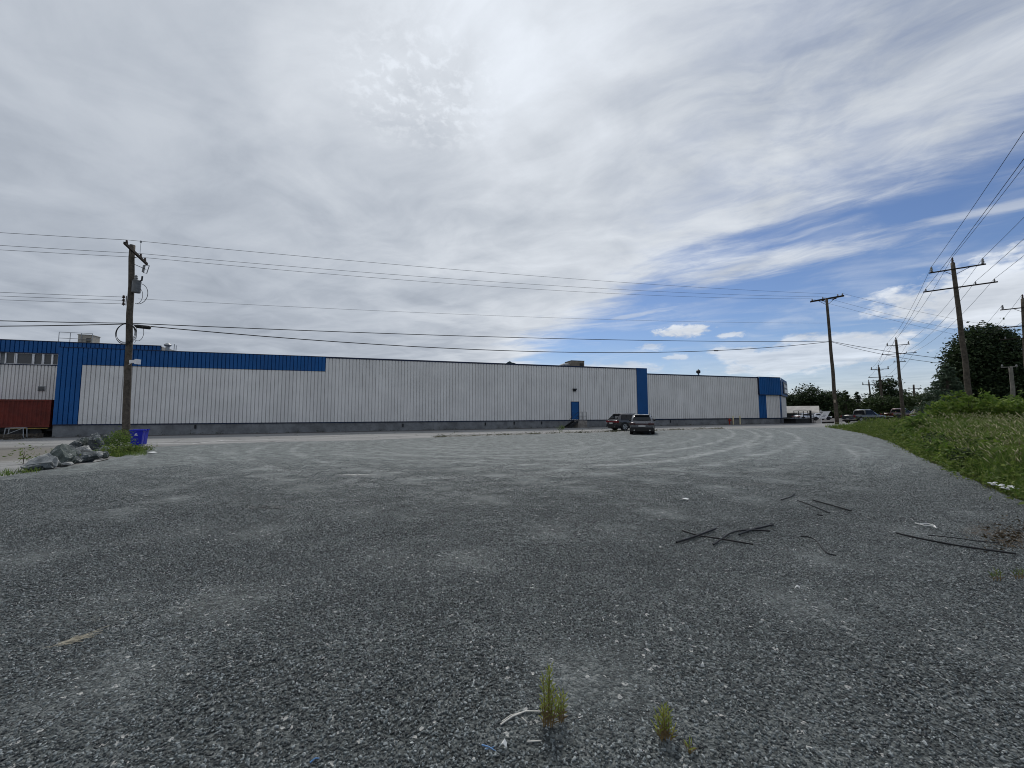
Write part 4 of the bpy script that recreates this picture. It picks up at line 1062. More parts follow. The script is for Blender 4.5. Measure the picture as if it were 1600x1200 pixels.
    mb = MB(); quadp(mb, [(wb * .85, fb - .1, zb + .08), (-wb * .85, fb - .1, zb + .08), (-wt * .84, ft + .08, H - .08), (wt * .84, ft + .08, H - .08)], .05, .03)
    part('windscreen', mb, glass, t)
    for sx in (1, -1):
        xs = [rb + .42 * (rt - rb) + .25, (rt + ft) / 2 - .45, (rt + ft) / 2 + .35, fb - .45]
        for y0, y1 in ((rt + .02, (rt + ft) * .5 - .35), ((rt + ft) * .5 - .28, (rt + ft) * .5 + .45), ((rt + ft) * .5 + .52, ft + .15)):
            pts = [(sx * (wb - .005), y0 - .1, zb + .05), (sx * (wb - .005), y1 + (.35 if y1 > ft else 0), zb + .05), (sx * (wt + .065), y1, H - .13), (sx * (wt + .065), y0, H - .13)]
            if sx < 0: pts = pts[::-1]
            mb = MB(); quadp(mb, pts, .03, .03); part('side_window', mb, glass, t)
    # wheels
    for y in wheels:
        for sx in (1, -1):
            w = part('wheel', MB().tube([(-.12 * sx, 0, 0), (.0, 0, 0), (.115 * sx, 0, 0)], [wr * .97, wr, wr * .97], 24), tyre, t, (sx * (W - .12), y, wr))
            if not simple:
                mb = MB(); mb.lathe([(wr * .68, 0), (wr * .70, .02), (wr * .60, .02), (wr * .58, .005)], 20, (.117 * sx, 0, 0), Matrix.Rotation(R(90) * sx, 3, 'Y'))
                for s5 in range(5):
                    a = s5 * 2 * math.pi / 5; Mx = Matrix.Translation((.125 * sx, 0, 0)) @ Matrix.Rotation(a, 4, 'X'); mb.box((-.012, -.045, .05), (.012, .045, wr * .62), Mx)
                part('rim', mb, alloy, w)
            mb = MB(); n = 18; vs = []
            for j in range(n + 1):
                a = math.pi * (j / n) * 1.06 - .1
                for rr_, xo in ((wr + .03, .012), (wr + .11, .012), (wr + .11, -.05), (wr + .03, -.05)): vs.append((sx * (W + xo), y + rr_ * math.cos(a), wr + rr_ * math.sin(a)))
            fs = []
            for j in range(n):
                for q in range(4): a_, b2 = j * 4 + q, j * 4 + (q + 1) % 4; fs.append((a_, b2, b2 + 4, a_ + 4))
            mb.add(vs, fs); part('wheel_arch', mb, black_plastic, t)
            mb = MB(); mb.tube([(sx * (W - .25), y, wr), (sx * (W + .006), y, wr)], wr + .05, 20); part('arch_liner', mb, black_plastic, t)
    # rear end
    zl = zb - .12
    for sx in (1, -1):
        mb = MB()
        if kind == 'pickup': mb.box((sx * W * .80 - .07, -.015, .78), (sx * W * .80 + .13 * (sx > 0) + .06, .12, 1.08)) if sx > 0 else mb.box((-W * .80 - .19, -.015, .78), (-W * .80 + .07, .12, 1.08))
        else: mb.box((min(sx * W * .52, sx * W * .99), -.03, zl - .13), (max(sx * W * .52, sx * W * .99), .30, zl + .05))
        o = part('tail_light', mb, lens, t); bevel(o, .03)
        mb = MB(); mb.box((min(sx * W * 1.0, sx * W * 1.17), gh['fb'] - .25, zb + .02), (max(sx * W * 1.0, sx * W * 1.17), gh['fb'] - .1, zb + .17)); o = part('mirror', mb, black_plastic, t); bevel(o, .03)
        mb = MB(); mb.box((min(sx * W * .5, sx * W * .82), L * (1.22 if kind == 'pickup' else 1) - .2, .66), (max(sx * W * .5, sx * W * .82), L * (1.22 if kind == 'pickup' else 1) - .05, .8)); part('headlight', mb, chrome, t)
    mb = MB(); mb.box((-W * .9, .15, .20), (W * .9, L - .3, .40)); part('underbody', mb, black_plastic, t)
    mb = MB(); mb.box((-W * .93, -.055, .26 if kind != 'pickup' else .45), (W * .93, .2, .60)); o = part('rear_bumper', mb, black_plastic if kind != 'pickup' else chrome, t); bevel(o, .05)
    if kind != 'pickup':
        mb = MB(); mb.box((-W * .52, -.032, zl - .10), (W * .52, .1, zl + .0)); part('light_bar', mb, lens, t)
        mb = MB(); mb.box((-.27, -.055, zl - .27), (.27, -.03, zl - .125)); part('number_plate', mb, plate_w, t)
        mb = MB(); mb.box((-wt * .9, gh['rt'] - .26, H - .085), (wt * .9, gh['rt'] + .1, H - .045)); o = part('roof_spoiler', mb, roofcol or paint, t); bevel(o, .015)
        mb = MB()
        for sx in (1, -1): mb.tube([(sx * W * .62, -.07, .36), (sx * W * .62, .25, .36)], .055, 10)
        part('exhaust', mb, chrome, t)
    else:
        mb = MB(); mb.box((-W * .8, -.03, .62), (W * .8, .02, 1.08)); part('tailgate', mb, paint, t)
        mb = MB(); mb.box((-.15, -.05, .50), (.15, -.06, .60)); part('number_plate', mb, plate_w, t)
        mb = MB(); mb.box((-W * .84, .12, 1.125), (W * .84, 1.95 * k, 1.19)); part('bed_cover', mb, black_plastic, t)
    for sx in (1, -1):
        mb = MB(); mb.box((min(sx * W * .985, sx * (W + .012)), wheels[0] + wr + .1, .27 if kind != 'pickup' else .42), (max(sx * W * .985, sx * (W + .012)), wheels[1] - wr - .1, .42 if kind != 'pickup' else .52)); part('side_sill', mb, black_plastic, t)
    if kind == 'suv' and not simple:
        for sx in (1, -1): mb = MB(); mb.tube([(sx * (wt - .02), rt + .1, H + .0), (sx * (wt - .02), rt + .25, H + .045), (sx * (wt - .02), ft - .15, H + .045), (sx * (wt - .02), ft + .0, H + .0)], .02, 6); part('roof_rail', mb, chrome if bright else black_plastic, t)
    return t
grey_paint = carpaint('grey_car_paint', (.085, .088, .10))
p = at(1003.3, 679.3)
car('parked_suv', 'dark grey SUV seen from behind, parked on the gravel nearest the camera', 'car', p, 19.0, grey_paint, L=4.9, W=.97, H=1.66, lens=dark_lens, group='SUVs parked at the edge of the gravel')
p = at(960, 672.4); 
car('parked_suv', 'dark crossover with red tail lights and silver wheels, half hidden behind the grey SUV', 'car', p + Vector((-.2, .35, .0)), 70.0, carpaint('dark_brown_paint', (.030, .027, .030)), L=4.7, W=.93, H=1.70, group='SUVs parked at the edge of the gravel', bright=True)
def on(px, py, Y):
    p = at_depth(px, py, Y); return Vector((p.x, p.y, p.z))
p = on(1325, 658.5, 56); p.z = g(p.x, p.y) 
car('pickup_truck', 'grey four-door pickup truck parked beyond the grass behind the middle pole', 'pickup truck', p, 78, carpaint('pickup_grey', (.05, .056, .056)), L=4.9, W=1.0, H=1.93, kind='pickup')
p = on(1386, 656, 66); p.z = g(p.x, p.y)
car('pickup_truck', 'dark red pickup truck parked just beyond the grey pickup', 'pickup truck', p, 80, carpaint('dark_red', (.05, .006, .006)), L=4.6, W=.98, H=1.9, kind='pickup', simple=True)
wp = carpaint('white_car', (.62, .62, .63))
for px_, Y, hd, kd, lb in ((1243, 78, 85, 'sedan', 'white sedan parked before the low grey-roofed shed, leftmost behind the railings'), (1263, 84, 92, 'sedan', 'white sedan parked before the shed, nearer the tilted white sign'), (1431, 62, 80, 'suv', 'white car roof showing above the bushes on the right')):
    p = on(px_, 655, Y); p.z = g(p.x, p.y)
    car('parked_car', lb, 'car', p, hd, wp, L=4.6, W=.92, H=1.46 if kd == 'sedan' else 1.75, kind=kd, simple=True, group='white cars in the background')

# ----------------------------------------------------------------- far buildings, sign
s0 = on(1226, 657, 98); s1 = on(1279, 657, 98)
w = s1.x - s0.x
t = thing('storage_shed', 'low shed with a big pale grey roof behind the white cars', 'shed', (s1.x, s1.y, -.1), (0, 0, R(-38)))
w = 13.0
mb = MB(); mb.box((-w, 0, 0), (0, 9, 1.9)); part('wall', mb, pbr('shed_wall', (.16, .15, .13), .8, var=.2), t)
mb = MB(); zt = 3.6; mb.add([(-w - .3, -.4, 1.7), (.3, -.4, 1.7), (.3, 4.5, zt), (-w - .3, 4.5, zt), (.3, 9.4, 1.7), (-w - .3, 9.4, 1.7)], [(0, 1, 2, 3), (3, 2, 4, 5), (1, 4, 2), (0, 3, 5)])
part('roof', mb, pbr('shed_roof', (.33, .315, .295), .75, var=.25, vscale=.7, dirt=.3), t)
mb = MB(); mb.box((-9.0, -.05, .5), (-4.5, .02, 1.5)); part('shed_door', mb, darkmetal, t)
hp = on(1438, 650, 108)
t = thing('brick_house', 'small red brick house with a dark roof behind the white car', 'house', (hp.x - 4, 108, -.3), (0, 0, R(-20)))
mb = MB(); mb.box((0, 0, 0), (8, 7, 2.6)); part('wall', mb, pbr('red_brick', (.22, .07, .04), .85, var=.25, vscale=3), t)
mb = MB(); mb.add([(-.4, -.4, 2.5), (8.4, -.4, 2.5), (8.4, 3.5, 4.3), (-.4, 3.5, 4.3), (8.4, 7.4, 2.5), (-.4, 7.4, 2.5)], [(0, 1, 2, 3), (3, 2, 4, 5), (1, 4, 2), (0, 3, 5)]); part('roof', mb, pbr('house_roof', (.10, .06, .05), .85, var=.25), t)
for x_ in (1.2, 5.2):
    mb = MB(); mb.box((x_, -.06, 1.0), (x_ + 1.4, .02, 2.1)); w_ = part('window', mb, white_paint, t)
    mb = MB(); mb.box((x_ + .1, -.08, 1.1), (x_ + 1.3, -.055, 2.0)); part('pane', mb, glass, w_)
# tilted white sign on its post
sp = at(1284.5, 661.5); Ys = sp.y
t = thing('lawn_sign', 'white board sign swung askew on a white post by the grass verge', 'sign', sp)
ax_ = lambda px, py: at_depth(px, py, Ys) - sp
mb = MB(); mb.tube([ax_(1283.5, 662), ax_(1282.6, 640.3)], .05, 6); mb.tube([ax_(1279.8, 643.6), ax_(1298, 642.6)], .04, 6); part('post', mb, white_paint, t)
c4 = [ax_(1279.3, 654.8), ax_(1290.6, 654.3), ax_(1297.2, 643.2), ax_(1286.0, 643.6)]
mb = MB(); vs = c4 + [q + Vector((.12, .16, 0)) for q in c4]; mb.add(vs, [(0, 1, 2, 3), (7, 6, 5, 4), (0, 4, 5, 1), (1, 5, 6, 2), (2, 6, 7, 3), (3, 7, 4, 0)]); bd_ = part('board', mb, pbr('sign_white', (.86, .86, .87), .5, var=.03), t)
mb = MB()
for v0, v1, u0, u1 in ((.08, .14, .1, .85), (.3, .36, .2, .7), (.48, .55, .25, .75), (.66, .71, .2, .6)):
    f = lambda u, v: c4[0].lerp(c4[1], u).lerp(c4[3].lerp(c4[2], u), v) + Vector((-.01, -.012, 0))
    mb.add([f(u0, v0), f(u1, v0), f(u1, v1), f(u0, v1)], [(0, 1, 2, 3)])
part('printed_lines', mb, pbr('print_grey', (.25, .26, .33), .6), bd_)
q = at(1294, 661.5); mb = MB(); mb.tube([(-.8, 0, .1), (.9, .1, .16)], .12, 7)
solo('dark_log', mb, pbr('log_dark', (.012, .011, .01), .9), 'dark log lying at the foot of the tilted sign', 'log', q)

# ----------------------------------------------------------------- foliage
def tri_mesh(name, verts, faces, mats, mi=None, smooth=False):
    me = bpy.data.meshes.new(name)
    nv, nf = len(verts), len(faces); k = faces.shape[1]
    me.vertices.add(nv); me.vertices.foreach_set('co', np.asarray(verts, np.float32).ravel())
    me.loops.add(nf * k); me.loops.foreach_set('vertex_index', faces.astype(np.int32).ravel())
    me.polygons.add(nf); me.polygons.foreach_set('loop_start', np.arange(0, nf * k, k, dtype=np.int32))
    for m in (mats if isinstance(mats, (list, tuple)) else [mats]): me.materials.append(m)
    if mi is not None: me.polygons.foreach_set('material_index', mi.astype(np.int32))
    me.update(calc_edges=True); me.validate()
    return me
def rot_basis(rng, n, flat=0.0):
    """random orthonormal leaf frames"""
    d = rng.normal(size=(n, 3)); d[:, 2] *= (1 - flat); d /= np.linalg.norm(d, axis=1)[:, None]
    e = rng.normal(size=(n, 3)); e -= d * (e * d).sum(1)[:, None]; e /= np.linalg.norm(e, axis=1)[:, None]
    return d, e
def leaves(rng, centres, size, aspect=.55, sizevar=.4, droop=0.0):
    n = len(centres); d, e = rot_basis(rng, n, .3); d[:, 2] -= droop; 
    s = size * (1 + rng.uniform(-sizevar, sizevar, n))[:, None]
    nrm = np.cross(d, e)
    a = centres - d * s * .5; c = centres + d * s * .5
    b2 = centres + e * s * aspect * .5 + nrm * s * .12; f = centres - e * s * aspect * .5 + nrm * s * .12
    v = np.stack([a, b2, c, f], 1).reshape(-1, 3)
    return v, np.arange(n * 4).reshape(-1, 4)
def crown_points(rng, lobes, n, clump=.35, per=14):
    """leaf centres gathered in clumps on the outside of several ellipsoid lobes"""
    out = []; vol = np.array([a * b2 * c for (_, _, _, a, b2, c) in lobes]) ** .67; vol /= vol.sum()
    for (x, y, z, a, b2, c), f in zip(lobes, vol):
        m_ = max(1, int(n * f / per))
        d = rng.normal(size=(m_, 3)); d /= np.linalg.norm(d, axis=1)[:, None]
        r_ = rng.uniform(.4, 1.0, m_) ** .6
        cc_ = d * r_[:, None] * np.array([a, b2, c]) + np.array([x, y, z])
        cs = clump * rng.uniform(.6, 1.5, m_)
        pts = cc_[:, None, :] + rng.normal(size=(m_, per, 3)) * cs[:, None, None] * np.array([1, 1, .75])
        out.append(pts.reshape(-1, 3))
    return np.concatenate(out)
bark = pbr('bark', (.06, .05, .04), .95, var=.35, vscale=6, bump=.6)
def limbs(lobes, h, r, rng, n_each=2):
    mb = MB(); mb.tube([(0, 0, -.2), (.05 * h * .2, 0, h * .35), (0, .02 * h, h * .75)], [r, r * .7, r * .25], 9)
    for (x, y, z, a, b2, c) in lobes:
        for _ in range(n_each):
            e = Vector((x + rng.uniform(-.6, .6) * a, y + rng.uniform(-.6, .6) * b2, z + rng.uniform(-.3, .5) * c))
            s_ = Vector((0, 0, h * rng.uniform(.2, .5)))
            mb.tube([s_, s_.lerp(e, .5) + Vector((0, 0, .08 * h)), e], [r * .35, r * .2, r * .05], 6)
    return mb
def tree(name, label, loc, h, lobes, n, leaf, mat, r=.25, seed=1, clump=.35, group=None, aspect=.55, per=14, cat='tree'):
    rng = np.random.default_rng(seed)
    t = thing(name, label, cat, loc, group=group)
    part('trunk', limbs(lobes, h, r, rng), bark, t, smooth=True)
    v, f = leaves(rng, crown_points(rng, lobes, n, clump, per), leaf, aspect)
    v[:, 2] = np.maximum(v[:, 2], .02)
    link('crown', tri_mesh('crown', v, f, mat), t)
    return t
def conifer(name, label, loc, h, rad, n, leaf, mat, seed=1, group=None, r=.2, ragged=.25):
    rng = np.random.default_rng(seed)
    t = thing(name, label, 'tree', loc, group=group)
    mb = MB(); mb.tube([(0, 0, -.2), (0, 0, h * .5), (0, 0, h * .97)], [r, r * .6, .03], 8)
    pts = []
    nb = int(h * 9)
    for k in range(nb):
        z = h * (.06 + .92 * (k / nb)); a = rng.uniform(0, 6.283); L = rad * (1 - (z / h) ** 1.15) * rng.uniform(1 - ragged, 1 + ragged) + .15
        e = Vector((L * math.cos(a), L * math.sin(a), z - L * .18))
        mb.tube([(0, 0, z), e], [.03 + r * .1, .01], 4)
        m_ = max(4, int(n / nb * (L / rad + .2)))
        f = rng.uniform(.15, 1.05, m_) ** .7
        p = np.outer(f, np.array(e) - np.array([0, 0, z])) + np.array([0, 0, z]) + rng.normal(size=(m_, 3)) * np.array([.18, .18, .09]) * (L * .5 + .3)
        pts.append(p)
    part('trunk', mb, bark, t)
    v, f = leaves(rng, np.concatenate(pts), leaf, .35, .4, .3); v[:, 2] = np.maximum(v[:, 2], .02)
    link('crown', tri_mesh('crown', v, f, mat), t)
    return t
dark_leaf = leafmat('dark_evergreen', (.012, .025, .012), (.026, .045, .018), (.05, .075, .03), .25, .6)
mid_leaf = leafmat('mid_green_leaf', (.022, .042, .015), (.04, .062, .02), (.055, .08, .03), .3, .6)
pale_conifer = leafmat('blue_green_conifer', (.05, .08, .05), (.075, .11, .07), (.10, .14, .09), .25, .6)
bright_leaf = leafmat('bright_leaf', (.075, .14, .022), (.12, .19, .03), (.18, .24, .05), .45, 1.2)
bush_leaf = leafmat('bush_leaf', (.05, .10, .02), (.09, .155, .03), (.16, .22, .06), .5, 1.2)
weed_leaf = leafmat('weed_leaf', (.06, .11, .02), (.11, .165, .032), (.19, .235, .07), .5, 2.0)
grass_mat = leafmat('grass_blade', (.055, .115, .02), (.11, .175, .034), (.20, .245, .075), .5, .7)
dry_grass = leafmat('seed_head', (.25, .25, .13), (.34, .335, .18), (.44, .42, .26), .35, 1.0)

# the big dark evergreen and its neighbours on the right
def gp_(px, Y, py=645): p = at_depth(px, py, Y); return Vector((p.x, p.y, g(p.x, p.y) if p.x < 105 and p.y < 105 else -.3))
b_ = gp_(1545, 44)
H_ = at_depth(1545, 508, 44).z - b_.z
tree('evergreen_tree', 'big dark dense evergreen tree behind the nearest transmission pole', b_, H_, [(0, 0, H_ * .60, 3.2, 3.2, H_ * .35), (.2, 0, H_ * .84, 2.1, 2.0, H_ * .155), (-1.4, 0, H_ * .66, 1.8, 2.2, H_ * .2), (1.9, 0, H_ * .72, 1.7, 1.8, H_ * .17), (-2.0, 0, H_ * .42, 1.7, 2.4, H_ * .22), (-2.3, -.5, H_ * .56, .9, 1.0, H_ * .07), (1.2, 0, H_ * .93, .7, .8, H_ * .06), (2.9, -.4, H_ * .78, .8, .8, H_ * .07), (3.2, 0, H_ * .5, 2.3, 2.4, H_ * .26), (.8, 0, H_ * .28, 4.6, 4, H_ * .28), (3.9, .2, H_ * .64, .9, 1.0, H_ * .08)], 46000, .30, dark_leaf, .5, 3, .36, per=22)
b_ = gp_(1612, 46); H_ = at_depth(1600, 555, 46).z - b_.z
tree('evergreen_tree', 'dark evergreen tree at the right picture edge beside the bigger one', b_, H_, [(0, 0, H_ * .6, 3.4, 3, H_ * .38), (-1, 0, H_ * .3, 3.6, 3, H_ * .28)], 20000, .30, dark_leaf, .4, 5, .38, per=22)
b_ = gp_(1484, 39); H_ = at_depth(1484, 566, 39).z - b_.z
conifer('conifer_tree', 'pale blue-green conifer with loose boughs left of the big dark evergreen', b_, H_, 2.5, 8000, .30, pale_conifer, 7)
b_ = gp_(1470, 42); H_ = at_depth(1470, 606, 42).z - b_.z
tree('dark_shrub', 'dark green shrub at the foot of the pale conifer', b_, H_, [(0, 0, H_ * .5, 1.9, 1.6, H_ * .5), (1.6, 0, H_ * .4, 1.6, 1.5, H_ * .42)], 6000, .24, dark_leaf, .12, 9, .3, cat='shrub')
# tree masses in the distance
far = [('round_tree', 'dark round-headed tree with gaps behind the distant pole, left of the red brick house', 1386, 110, 592, [(0, 0, .70, .18, .18, .24), (-.28, 0, .5, .2, .2, .12), (.28, 0, .58, .2, .2, .14), (.05, 0, .86, .22, .2, .12), (0, 0, .22, .42, .3, .20)], 6000, dark_leaf),
       ('dense_tree', 'dark green low tree filling the foot of the round-headed tree', 1378, 96, 618, [(0, 0, .5, .8, .6, .45), (.6, 0, .4, .6, .5, .35)], 4000, mid_leaf),
       ('dense_tree', 'tall dark tree just right of the warehouse end, tallest of its clump', 1262, 120, 598, [(0, 0, .62, .30, .3, .34), (-.2, 0, .45, .35, .3, .3), (.24, 0, .5, .3, .3, .34), (0, 0, .2, .5, .4, .2)], 7000, dark_leaf),
       ('dense_tree', 'dark tree above the shed roof, left of the tallest one', 1240, 122, 613, [(0, 0, .6, .4, .3, .36), (0, 0, .3, .55, .4, .3)], 5000, dark_leaf),
       ('dense_tree', 'dark tree behind the middle pole, right of the tallest one', 1290, 116, 607, [(0, 0, .6, .34, .3, .36), (.2, 0, .4, .45, .4, .34), (-.1, 0, .2, .6, .4, .2)], 6000, dark_leaf),
       ('dense_tree', 'dark tree peeping out directly beside the warehouse corner', 1226, 125, 624, [(0, 0, .55, .5, .4, .42)], 3000, dark_leaf),
       ('dense_tree', 'dark tree hanging over the tilted white sign', 1306, 118, 612, [(0, 0, .6, .4, .4, .4), (0, 0, .3, .6, .4, .3)], 5000, dark_leaf)]
for k, (nm, lb, px_, Y, pyt, lobes, n_, mt) in enumerate(far):
    b_ = gp_(px_, Y); H_ = at_depth(px_, pyt, Y).z - b_.z
    tree(nm, lb, b_, H_, [(a * H_, b2 * H_, c * H_, d * H_, e * H_, f * H_) for a, b2, c, d, e, f in lobes], n_, .55, mt, .3, 20 + k, .5, 'dark trees in the distance')
for k, (px_, Y, pyt, rad, lb) in enumerate(((1323, 100, 609, 2.6, 'left of two pointed conifers above the pickup bed'), (1341, 102, 611, 2.3, 'right of two pointed conifers above the pickup cab'), (1332, 106, 622, 2.8, 'lower conifer between the two pointed ones above the pickup'))):
    b_ = gp_(px_, Y); H_ = at_depth(px_, pyt, Y).z - b_.z
    conifer('conifer_tree', lb, b_, H_, rad, 2600, .5, mid_leaf if k != 1 else dark_leaf, 40 + k, 'conifers behind the pickup', ragged=.45)
for k, (px_, Y, pyt, wd, lb, mt) in enumerate(((1419, 92, 617, 3.4, 'mid green tree left of the red brick house', mid_leaf), (1433, 118, 611, 5, 'far rounded tree behind the red brick house', mid_leaf), (1455, 95, 613, 5.0, 'mid green tree right of the red brick house', mid_leaf), (1350, 112, 629, 3.5, 'small dark tree right of the pointed conifers', dark_leaf), (1404, 100, 620, 3.5, 'low bushy tree right below the round-headed tree', mid_leaf))):
    b_ = gp_(px_, Y); H_ = at_depth(px_, pyt, Y).z - b_.z
    tree('leafy_tree', lb, b_, H_, [(0, 0, H_ * .55, wd, wd * .7, H_ * .4), (wd * .4, 0, H_ * .35, wd * .8, wd * .6, H_ * .3)], 3600, .5, mt, .25, 60 + k, .45, 'mid-size trees by the brick house')
# hill behind the roof
hb = at_depth(800, 565, 900)
mb = MB(); n_ = 26; ring_ = []
for k in range(n_ + 1):
    u_ = k / n_ * 2 - 1; x = hb.x - 5 + u_ * 60; hgt = (hb.z) * max(0, (1 - abs(u_) ** 1.7)) ** .55 * (1 + .012 * math.sin(k * 2.1))
    for y, f in ((880, 0), (900, 1), (960, .0)): ring_.append((x, y, -1 + (hgt + 1) * f))
mb.add(ring_, [(3 * i + j, 3 * i + 3 + j, 3 * i + 4 + j, 3 * i + 1 + j) for i in range(n_) for j in range(2)])
hm = pbr('far_hill', (.05, .07, .075), 1, var=.2, vscale=.02, spec=.05)
part('hill', mb, hm, None, kind='structure')

# shrubs on the verge
shrubs = [(1447, 20.5, 650, 1.05, .8, 2600, bush_leaf, 'dark rounded bush on the verge in front of the white car roof'),
          (1425, 25, 654, 1.0, .6, 1600, weed_leaf, 'low grey-green bush left of the rounded bush on the verge'),
          (1516, 24, 607, 1.7, 1.4, 4200, bright_leaf, 'tall bright green shrub at the foot of the nearest transmission pole'),
          (1488, 25, 628, 1.3, 1.2, 3000, bright_leaf, 'bright green shrub just left of the nearest transmission pole'),
          (1548, 25, 616, 1.6, 1.3, 3600, bush_leaf, 'mid green shrub right of the nearest transmission pole'),
          (1580, 23, 620, 1.4, 1.2, 3200, bright_leaf, 'bright green shrub before the short service pole'),
          (1606, 24, 612, 1.5, 1.2, 3000, bush_leaf, 'green shrub cut by the right picture edge'),
          (1468, 28, 632, 1.2, 1.1, 2400, bush_leaf, 'dark green shrub behind the rounded bush on the verge'),
          (1530, 28, 622, 1.8, 1.2, 3000, bush_leaf, 'deeper green shrub in the gap behind the bright shrubs')]
for k, (px_, Y, pyt, wd, dp, n_, mt, lb) in enumerate(shrubs):
    b_ = gp_(px_, Y); H_ = at_depth(px_, pyt, Y).z - b_.z
    lob = [(0, 0, H_ * .5, wd, dp, H_ * .46), (wd * .5, 0, H_ * .35, wd * .8, dp, H_ * .34), (-wd * .5, 0, H_ * .4, wd * .7, dp, H_ * .38)]
    rs_ = random.Random(k); lob += [(rs_.uniform(-.8, .8) * wd, rs_.uniform(-.6, .2) * dp, H_ * rs_.uniform(.35, .8), wd * .34, dp * .34, H_ * .17) for _ in range(7)]
    if pyt < 640: lob += [(-wd * .3, 0, H_ * .8, wd * .45, dp * .5, H_ * .2), (wd * .35, 0, H_ * .78, wd * .4, dp * .5, H_ * .18)]
    tree('leafy_shrub', lb, b_, H_, lob, int(n_ * .55), .23, mt, .05, 80 + k, .12, 'shrubs on the verge', .42, cat='shrub')

# weedy bushes in the tangle along the gravel edge
edge_bushes = [(1398, 672, .75, .8), (1412, 683, .7, .7), (1424, 690, .9, .9), (1441, 697, .95, .8), (1456, 703, 1.05, .7), (1470, 712, .85, .6), (1487, 720, .8, .5), (1503, 728, .7, .45), (1519, 735, .75, .45),
               (1408, 668, .9, .9), (1432, 680, 1.1, 1.0), (1452, 688, 1.2, .9), (1478, 700, 1.1, .8), (1500, 710, 1.0, .6), (1530, 722, .95, .6), (1556, 734, .9, .5), (1580, 742, .9, .5), (1375, 667, .5, .9), (1350, 668.5, .35, .8)]
EBL = ['weed bush at the gravel edge ' + q_ for q_ in ('below the second transmission pole', 'just nearer than the second transmission pole', 'below the guy wire guard', 'below the white car roof, at the very edge', 'in front of the rounded bush, at the very edge',
      'lower right of the rounded bush', 'in the line below the pale conifer', 'in the line left of the nearest transmission pole', 'straight below the nearest transmission pole', 'set back below the second transmission pole', 'set back below the guy wire guard', 'set back below the white car roof',
      'set back below the pale conifer', 'set back below the nearest transmission pole', 'below the big dark evergreen, set back', 'straight above the white flowers', 'rightmost, by the right picture edge', 'low, below the dark red pickup', 'lowest and farthest, below the grey pickup')]
for k, (px_, py_, hg, wd) in enumerate(edge_bushes):
    q = at(px_, py_); q.z = g(q.x, q.y) - .05; rs_ = random.Random(300 + k)
    lob = [(rs_.uniform(-.7, .7) * wd, rs_.uniform(-.5, .5) * wd, hg * rs_.uniform(.25, .8), wd * rs_.uniform(.2, .4), wd * .3, hg * rs_.uniform(.16, .28)) for _ in range(8)] + [(0, 0, hg * .35, wd * .8, wd * .5, hg * .32)]
    tree('weed_bush', EBL[k], q, hg, lob, 700, .13 + .05 * (k % 3 == 0), (bush_leaf, bright_leaf, mid_leaf)[k % 3], .015, 320 + k, .08, 'weed bushes along the gravel edge', (.4, .55, .3)[k % 3], 10, cat='bush')
# grass: blades as tapered three-step strips
def blades(rng, xy, h, w, bend, name, mat, heads=None, headmat=None):
    n = len(xy); z0 = np.array([g(x, y) for x, y in xy])
    a = rng.uniform(0, 6.283, n); d = np.stack([np.cos(a), np.sin(a), np.zeros(n)], 1); s_ = np.stack([-np.sin(a + .6), np.cos(a + .6), np.zeros(n)], 1)
    base = np.stack([xy[:, 0], xy[:, 1], z0 - .10], 1); hh = h[:, None]; bb = (bend * h)[:, None]; ww = w[:, None] if hasattr(w, '__len__') else w
    up = np.array([0, 0, 1.0])
    rows = []
    for f, wf in ((0, 1.0), (.4, .85), (.75, .55)):
        c = base + up * hh * f * (1 - .1 * f) + d * bb * f * f
        rows += [c - s_ * ww * wf * .5, c + s_ * ww * wf * .5]
    tip = base + up * hh * .93 + d * bb
    v = np.stack(rows + [tip], 1).reshape(-1, 3); o = np.arange(n)[:, None] * 7
    f = np.concatenate([o + np.array([[0, 1, 3]]), o + np.array([[0, 3, 2]]), o + np.array([[2, 3, 5]]), o + np.array([[2, 5, 4]]), o + np.array([[4, 5, 6]])], 0)
    obj = link(name, tri_mesh(name, v, f, mat), kind='stuff')
    if heads is not None:
        idx = np.nonzero(heads)[0]; m_ = len(idx); hl = rng.uniform(.10, .22, m_)[:, None]; hw = rng.uniform(.010, .02, m_)[:, None] * heads[idx][:, None]
        dirn = up * .75 + d[idx] * .6; dirn /= np.linalg.norm(dirn, axis=1)[:, None]; sA = s_[idx]; sB = np.cross(dirn, sA)
        t0 = tip[idx] - dirn * .02; mid = t0 + dirn * hl * .4; top = t0 + dirn * hl
        v2 = np.stack([t0, mid + sA * hw, mid + sB * hw, mid - sA * hw, mid - sB * hw, top], 1).reshape(-1, 3); o = np.arange(m_)[:, None] * 6
        fc = [(0, 1, 2), (0, 2, 3), (0, 3, 4), (0, 4, 1), (5, 2, 1), (5, 3, 2), (5, 4, 3), (5, 1, 4)]
        f2 = np.concatenate([o + np.array([q]) for q in fc], 0)
        link('grass_seed_heads', tri_mesh('grass_seed_heads', v2, f2, headmat), kind='stuff')
    return obj
rng = np.random.default_rng(11)
def scatter(n, x0, x1, y0, y1, dmin, dmax, clump=0.0, fn=None):
    out = []
    while len(out) < n:
        x, y = rng.uniform(x0, x1), rng.uniform(y0, y1)
        if x > 1.62 * y + 3: continue
        d = verge_dist(x, y)
        if d < dmin or d > dmax: continue
        if fn and rng.uniform() > fn(x, y, d): continue
        if d < 0 and rng.uniform() > (1 + d * 3.2) * .6: continue
        if clump:
            k = int(rng.integers(4, 12)); q = rng.normal(size=(k, 2)) * clump + (x, y)
            out += [tuple(r_) for r_ in q if verge_dist(*r_) > dmin * .6]
        else: out.append((x, y))
    return np.array(out[:n])
def patch(x, y): return .5 + .25 * (np.sin(x * 1.1 + 1.7 * np.sin(y * .7)) + np.sin(y * 1.3 + x * .5 + 2))
